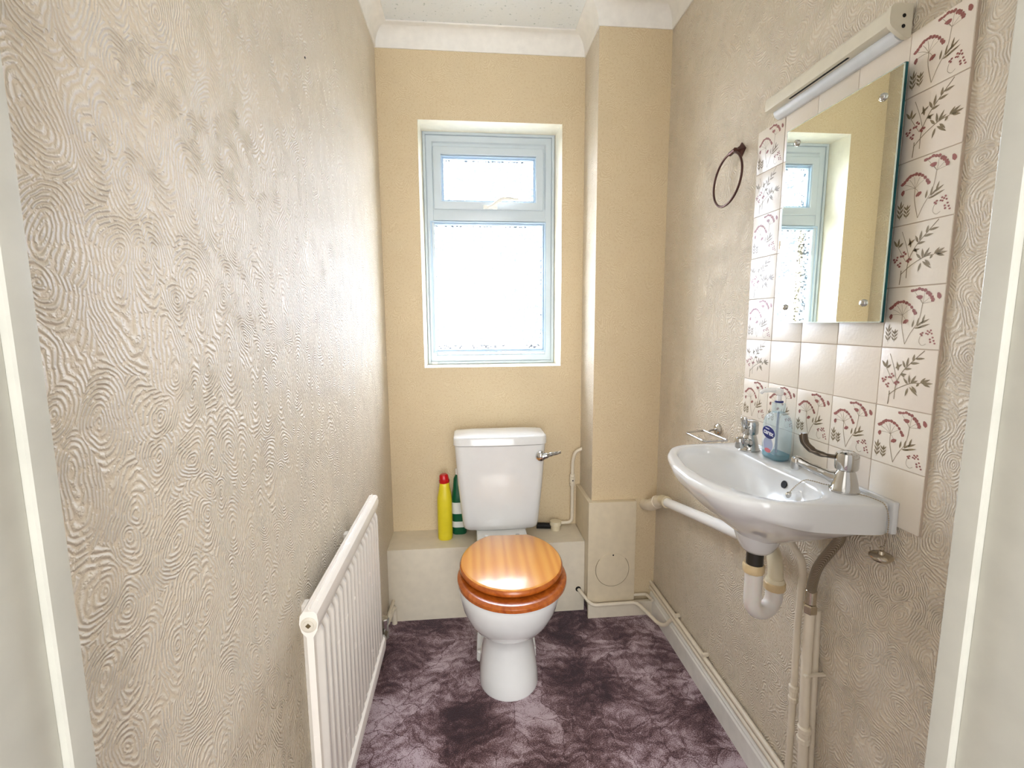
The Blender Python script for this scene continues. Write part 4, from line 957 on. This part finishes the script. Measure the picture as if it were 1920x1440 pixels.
bm = bmesh.new(); loft(bm, bot([(0.0344, 0.0254, 0.098, 0), (0.0344, 0.0254, 0.150, 0)], -0.053, 2.035, 0.3207)); bm_obj('label', bm, m_paperlabel, b2, ang=50)
bm = bmesh.new(); loft(bm, bot([(0.0342, 0.0252, 0.035, 0), (0.0342, 0.0252, 0.062, 0)], -0.053, 2.035, 0.3207)); bm_obj('label_lower', bm, m_paperlabel, b2, ang=50)
lathe('cap', [(0.0135, 0.0), (0.0135, 0.022), (0.012, 0.025), (0, 0.025)], (-0.053, 2.035, 0.595), m_pvcwhite, b2)

# ============================================================ RADIATOR
rd = thing('radiator', (-0.30, 1.1, 0.20), 'white ribbed single panel radiator on the left wall', 'radiator')
RY0, RY1, RZ0, RZ1 = 0.822, 1.405, 0.235, 0.744
xfront, xback = -0.2805, -0.3145
ny, pitchf = 17, (RY1-RY0-0.02)/17
ys = []
for i in range(ny):
    y0 = RY0+0.01+i*pitchf
    ys += [(y0, 0), (y0+pitchf*0.18, 0), (y0+pitchf*0.32, 1), (y0+pitchf*0.78, 1), (y0+pitchf*0.92, 0)]
ys = [(RY0, 0)]+ys+[(RY1, 0)]
zs = [(RZ0+0.034, 0), (RZ0+0.048, 1), (RZ1-0.060, 1), (RZ1-0.046, 0)]
bm = bmesh.new()
def xs(dy, dz): return (xfront-0.0105)+(0.0088*dy*dz)
grid = [[bm.verts.new((xs(dy, dz), y, z)) for z, dz in zs] for y, dy in ys]
for a, b in zip(grid, grid[1:]):
    for k in range(len(zs)-1): bm.faces.new((a[k], b[k], b[k+1], a[k+1]))
back = [[bm.verts.new((xfront-0.0225, y, z)) for z in (zs[0][0], zs[-1][0])] for y in (RY0, RY1)]
bm.faces.new((back[0][0], back[0][1], back[1][1], back[1][0]))
bm.faces.new([grid[0][k] for k in range(4)]+[back[0][1], back[0][0]]); bm.faces.new([grid[-1][k] for k in range(3, -1, -1)]+[back[1][0], back[1][1]])
bm_obj('fluted_panel', bm, m_rad, rd, ang=50)
# headers: octagonal tubes with flat top
hp = [(-0.2975, RZ1-0.054), (-0.290, RZ1-0.050), (-0.2825, RZ1-0.036), (xfront, RZ1-0.022), (-0.2825, RZ1-0.006), (-0.2875, RZ1), (-0.3065, RZ1), (-0.3125, RZ1-0.008), (xback, RZ1-0.024), (-0.311, RZ1-0.040), (-0.303, RZ1-0.050)]
th_ = prism_y('top_header', hp, RY0-0.0015, RY1+0.0015, m_rad, rd, ang=30)
lp = [(x, RZ0+RZ1-z) for x, z in hp][::-1]
lp = [(x if x < -0.285 else x+0.004, z-0.006 if z < RZ0+0.02 else z) for x, z in lp]
prism_y('bottom_header', lp, RY0-0.0015, RY1+0.0015, m_rad, rd, ang=30)
box('top_seam', -0.2990, -0.2965, RY0+0.004, RY1-0.004, RZ1-0.002, RZ1+0.0055, m_rad, rd, 0.0008)
for y_, s in ((RY0-0.0015, -1), (RY1+0.0015, 1)):
    capo = lathe('end_boss', [(0.0145, 0), (0.0145, 0.001), (0.0125, 0.002), (0.0095, 0.002), (0.0090, 0.0035), (0, 0.0035)], (-0.2975, y_, RZ1-0.026), m_radcap, th_, (0, s, 0), 28)
    lathe('square_key_hole', [(0.0052, 0), (0.0052, 0.0003), (0, 0.0003)], (-0.2975, y_+s*0.0035, RZ1-0.026), plain('keyhole_shadow', (96, 80, 52), 0.8), th_, (0, s, 0), 4, ang=20)
for y_ in (0.95, 1.28): box('wall_bracket', XL, xfront-0.022, y_-0.012, y_+0.012, RZ0+0.06, RZ1-0.06, m_rad, rd, 0.002)
# valve at the far end
vt = thing('radiator_valve', (-0.285, 1.44, 0.0), 'chrome radiator valve on a cream pipe at the far end of the radiator', 'valve')
lathe('valve_body', [(0.010, 0), (0.012, 0.002), (0.012, 0.035), (0.0145, 0.037), (0.0145, 0.052), (0.012, 0.055), (0, 0.055)], (-0.285, 1.440, 0.262), m_chrome, vt, seg=8, ang=20)
lathe('valve_union', [(0.013, 0), (0.013, 0.03)], (-0.2875, 1.404, 0.272), m_chrome, vt, (0, 1, 0), seg=6, ang=20)
lathe('lower_nut', [(0.0105, 0), (0.0125, 0.002), (0.0125, 0.018), (0.0105, 0.020)], (-0.285, 1.440, 0.245), m_chrome, vt, seg=6, ang=20)
tube('pipe_tail', smooth_path([(-0.2855, 1.440, 0.255), (-0.290, 1.452, 0.236), (-0.303, 1.52, 0.215), (-0.325, 1.70, 0.14), (-0.334, 1.888, 0.095)], 5), 0.0075, m_pipe, vt)
cp_ = tag(tube('corner_pipe', round_path([(-0.330, 1.88, 0.0), (-0.330, 1.88, 0.07), (-0.335, 1.86, 0.075), (-0.345, 1.80, 0.06)], 0.01), 0.011, m_pipe), 'stub of cream pipe in the back left floor corner behind the radiator', 'pipe')
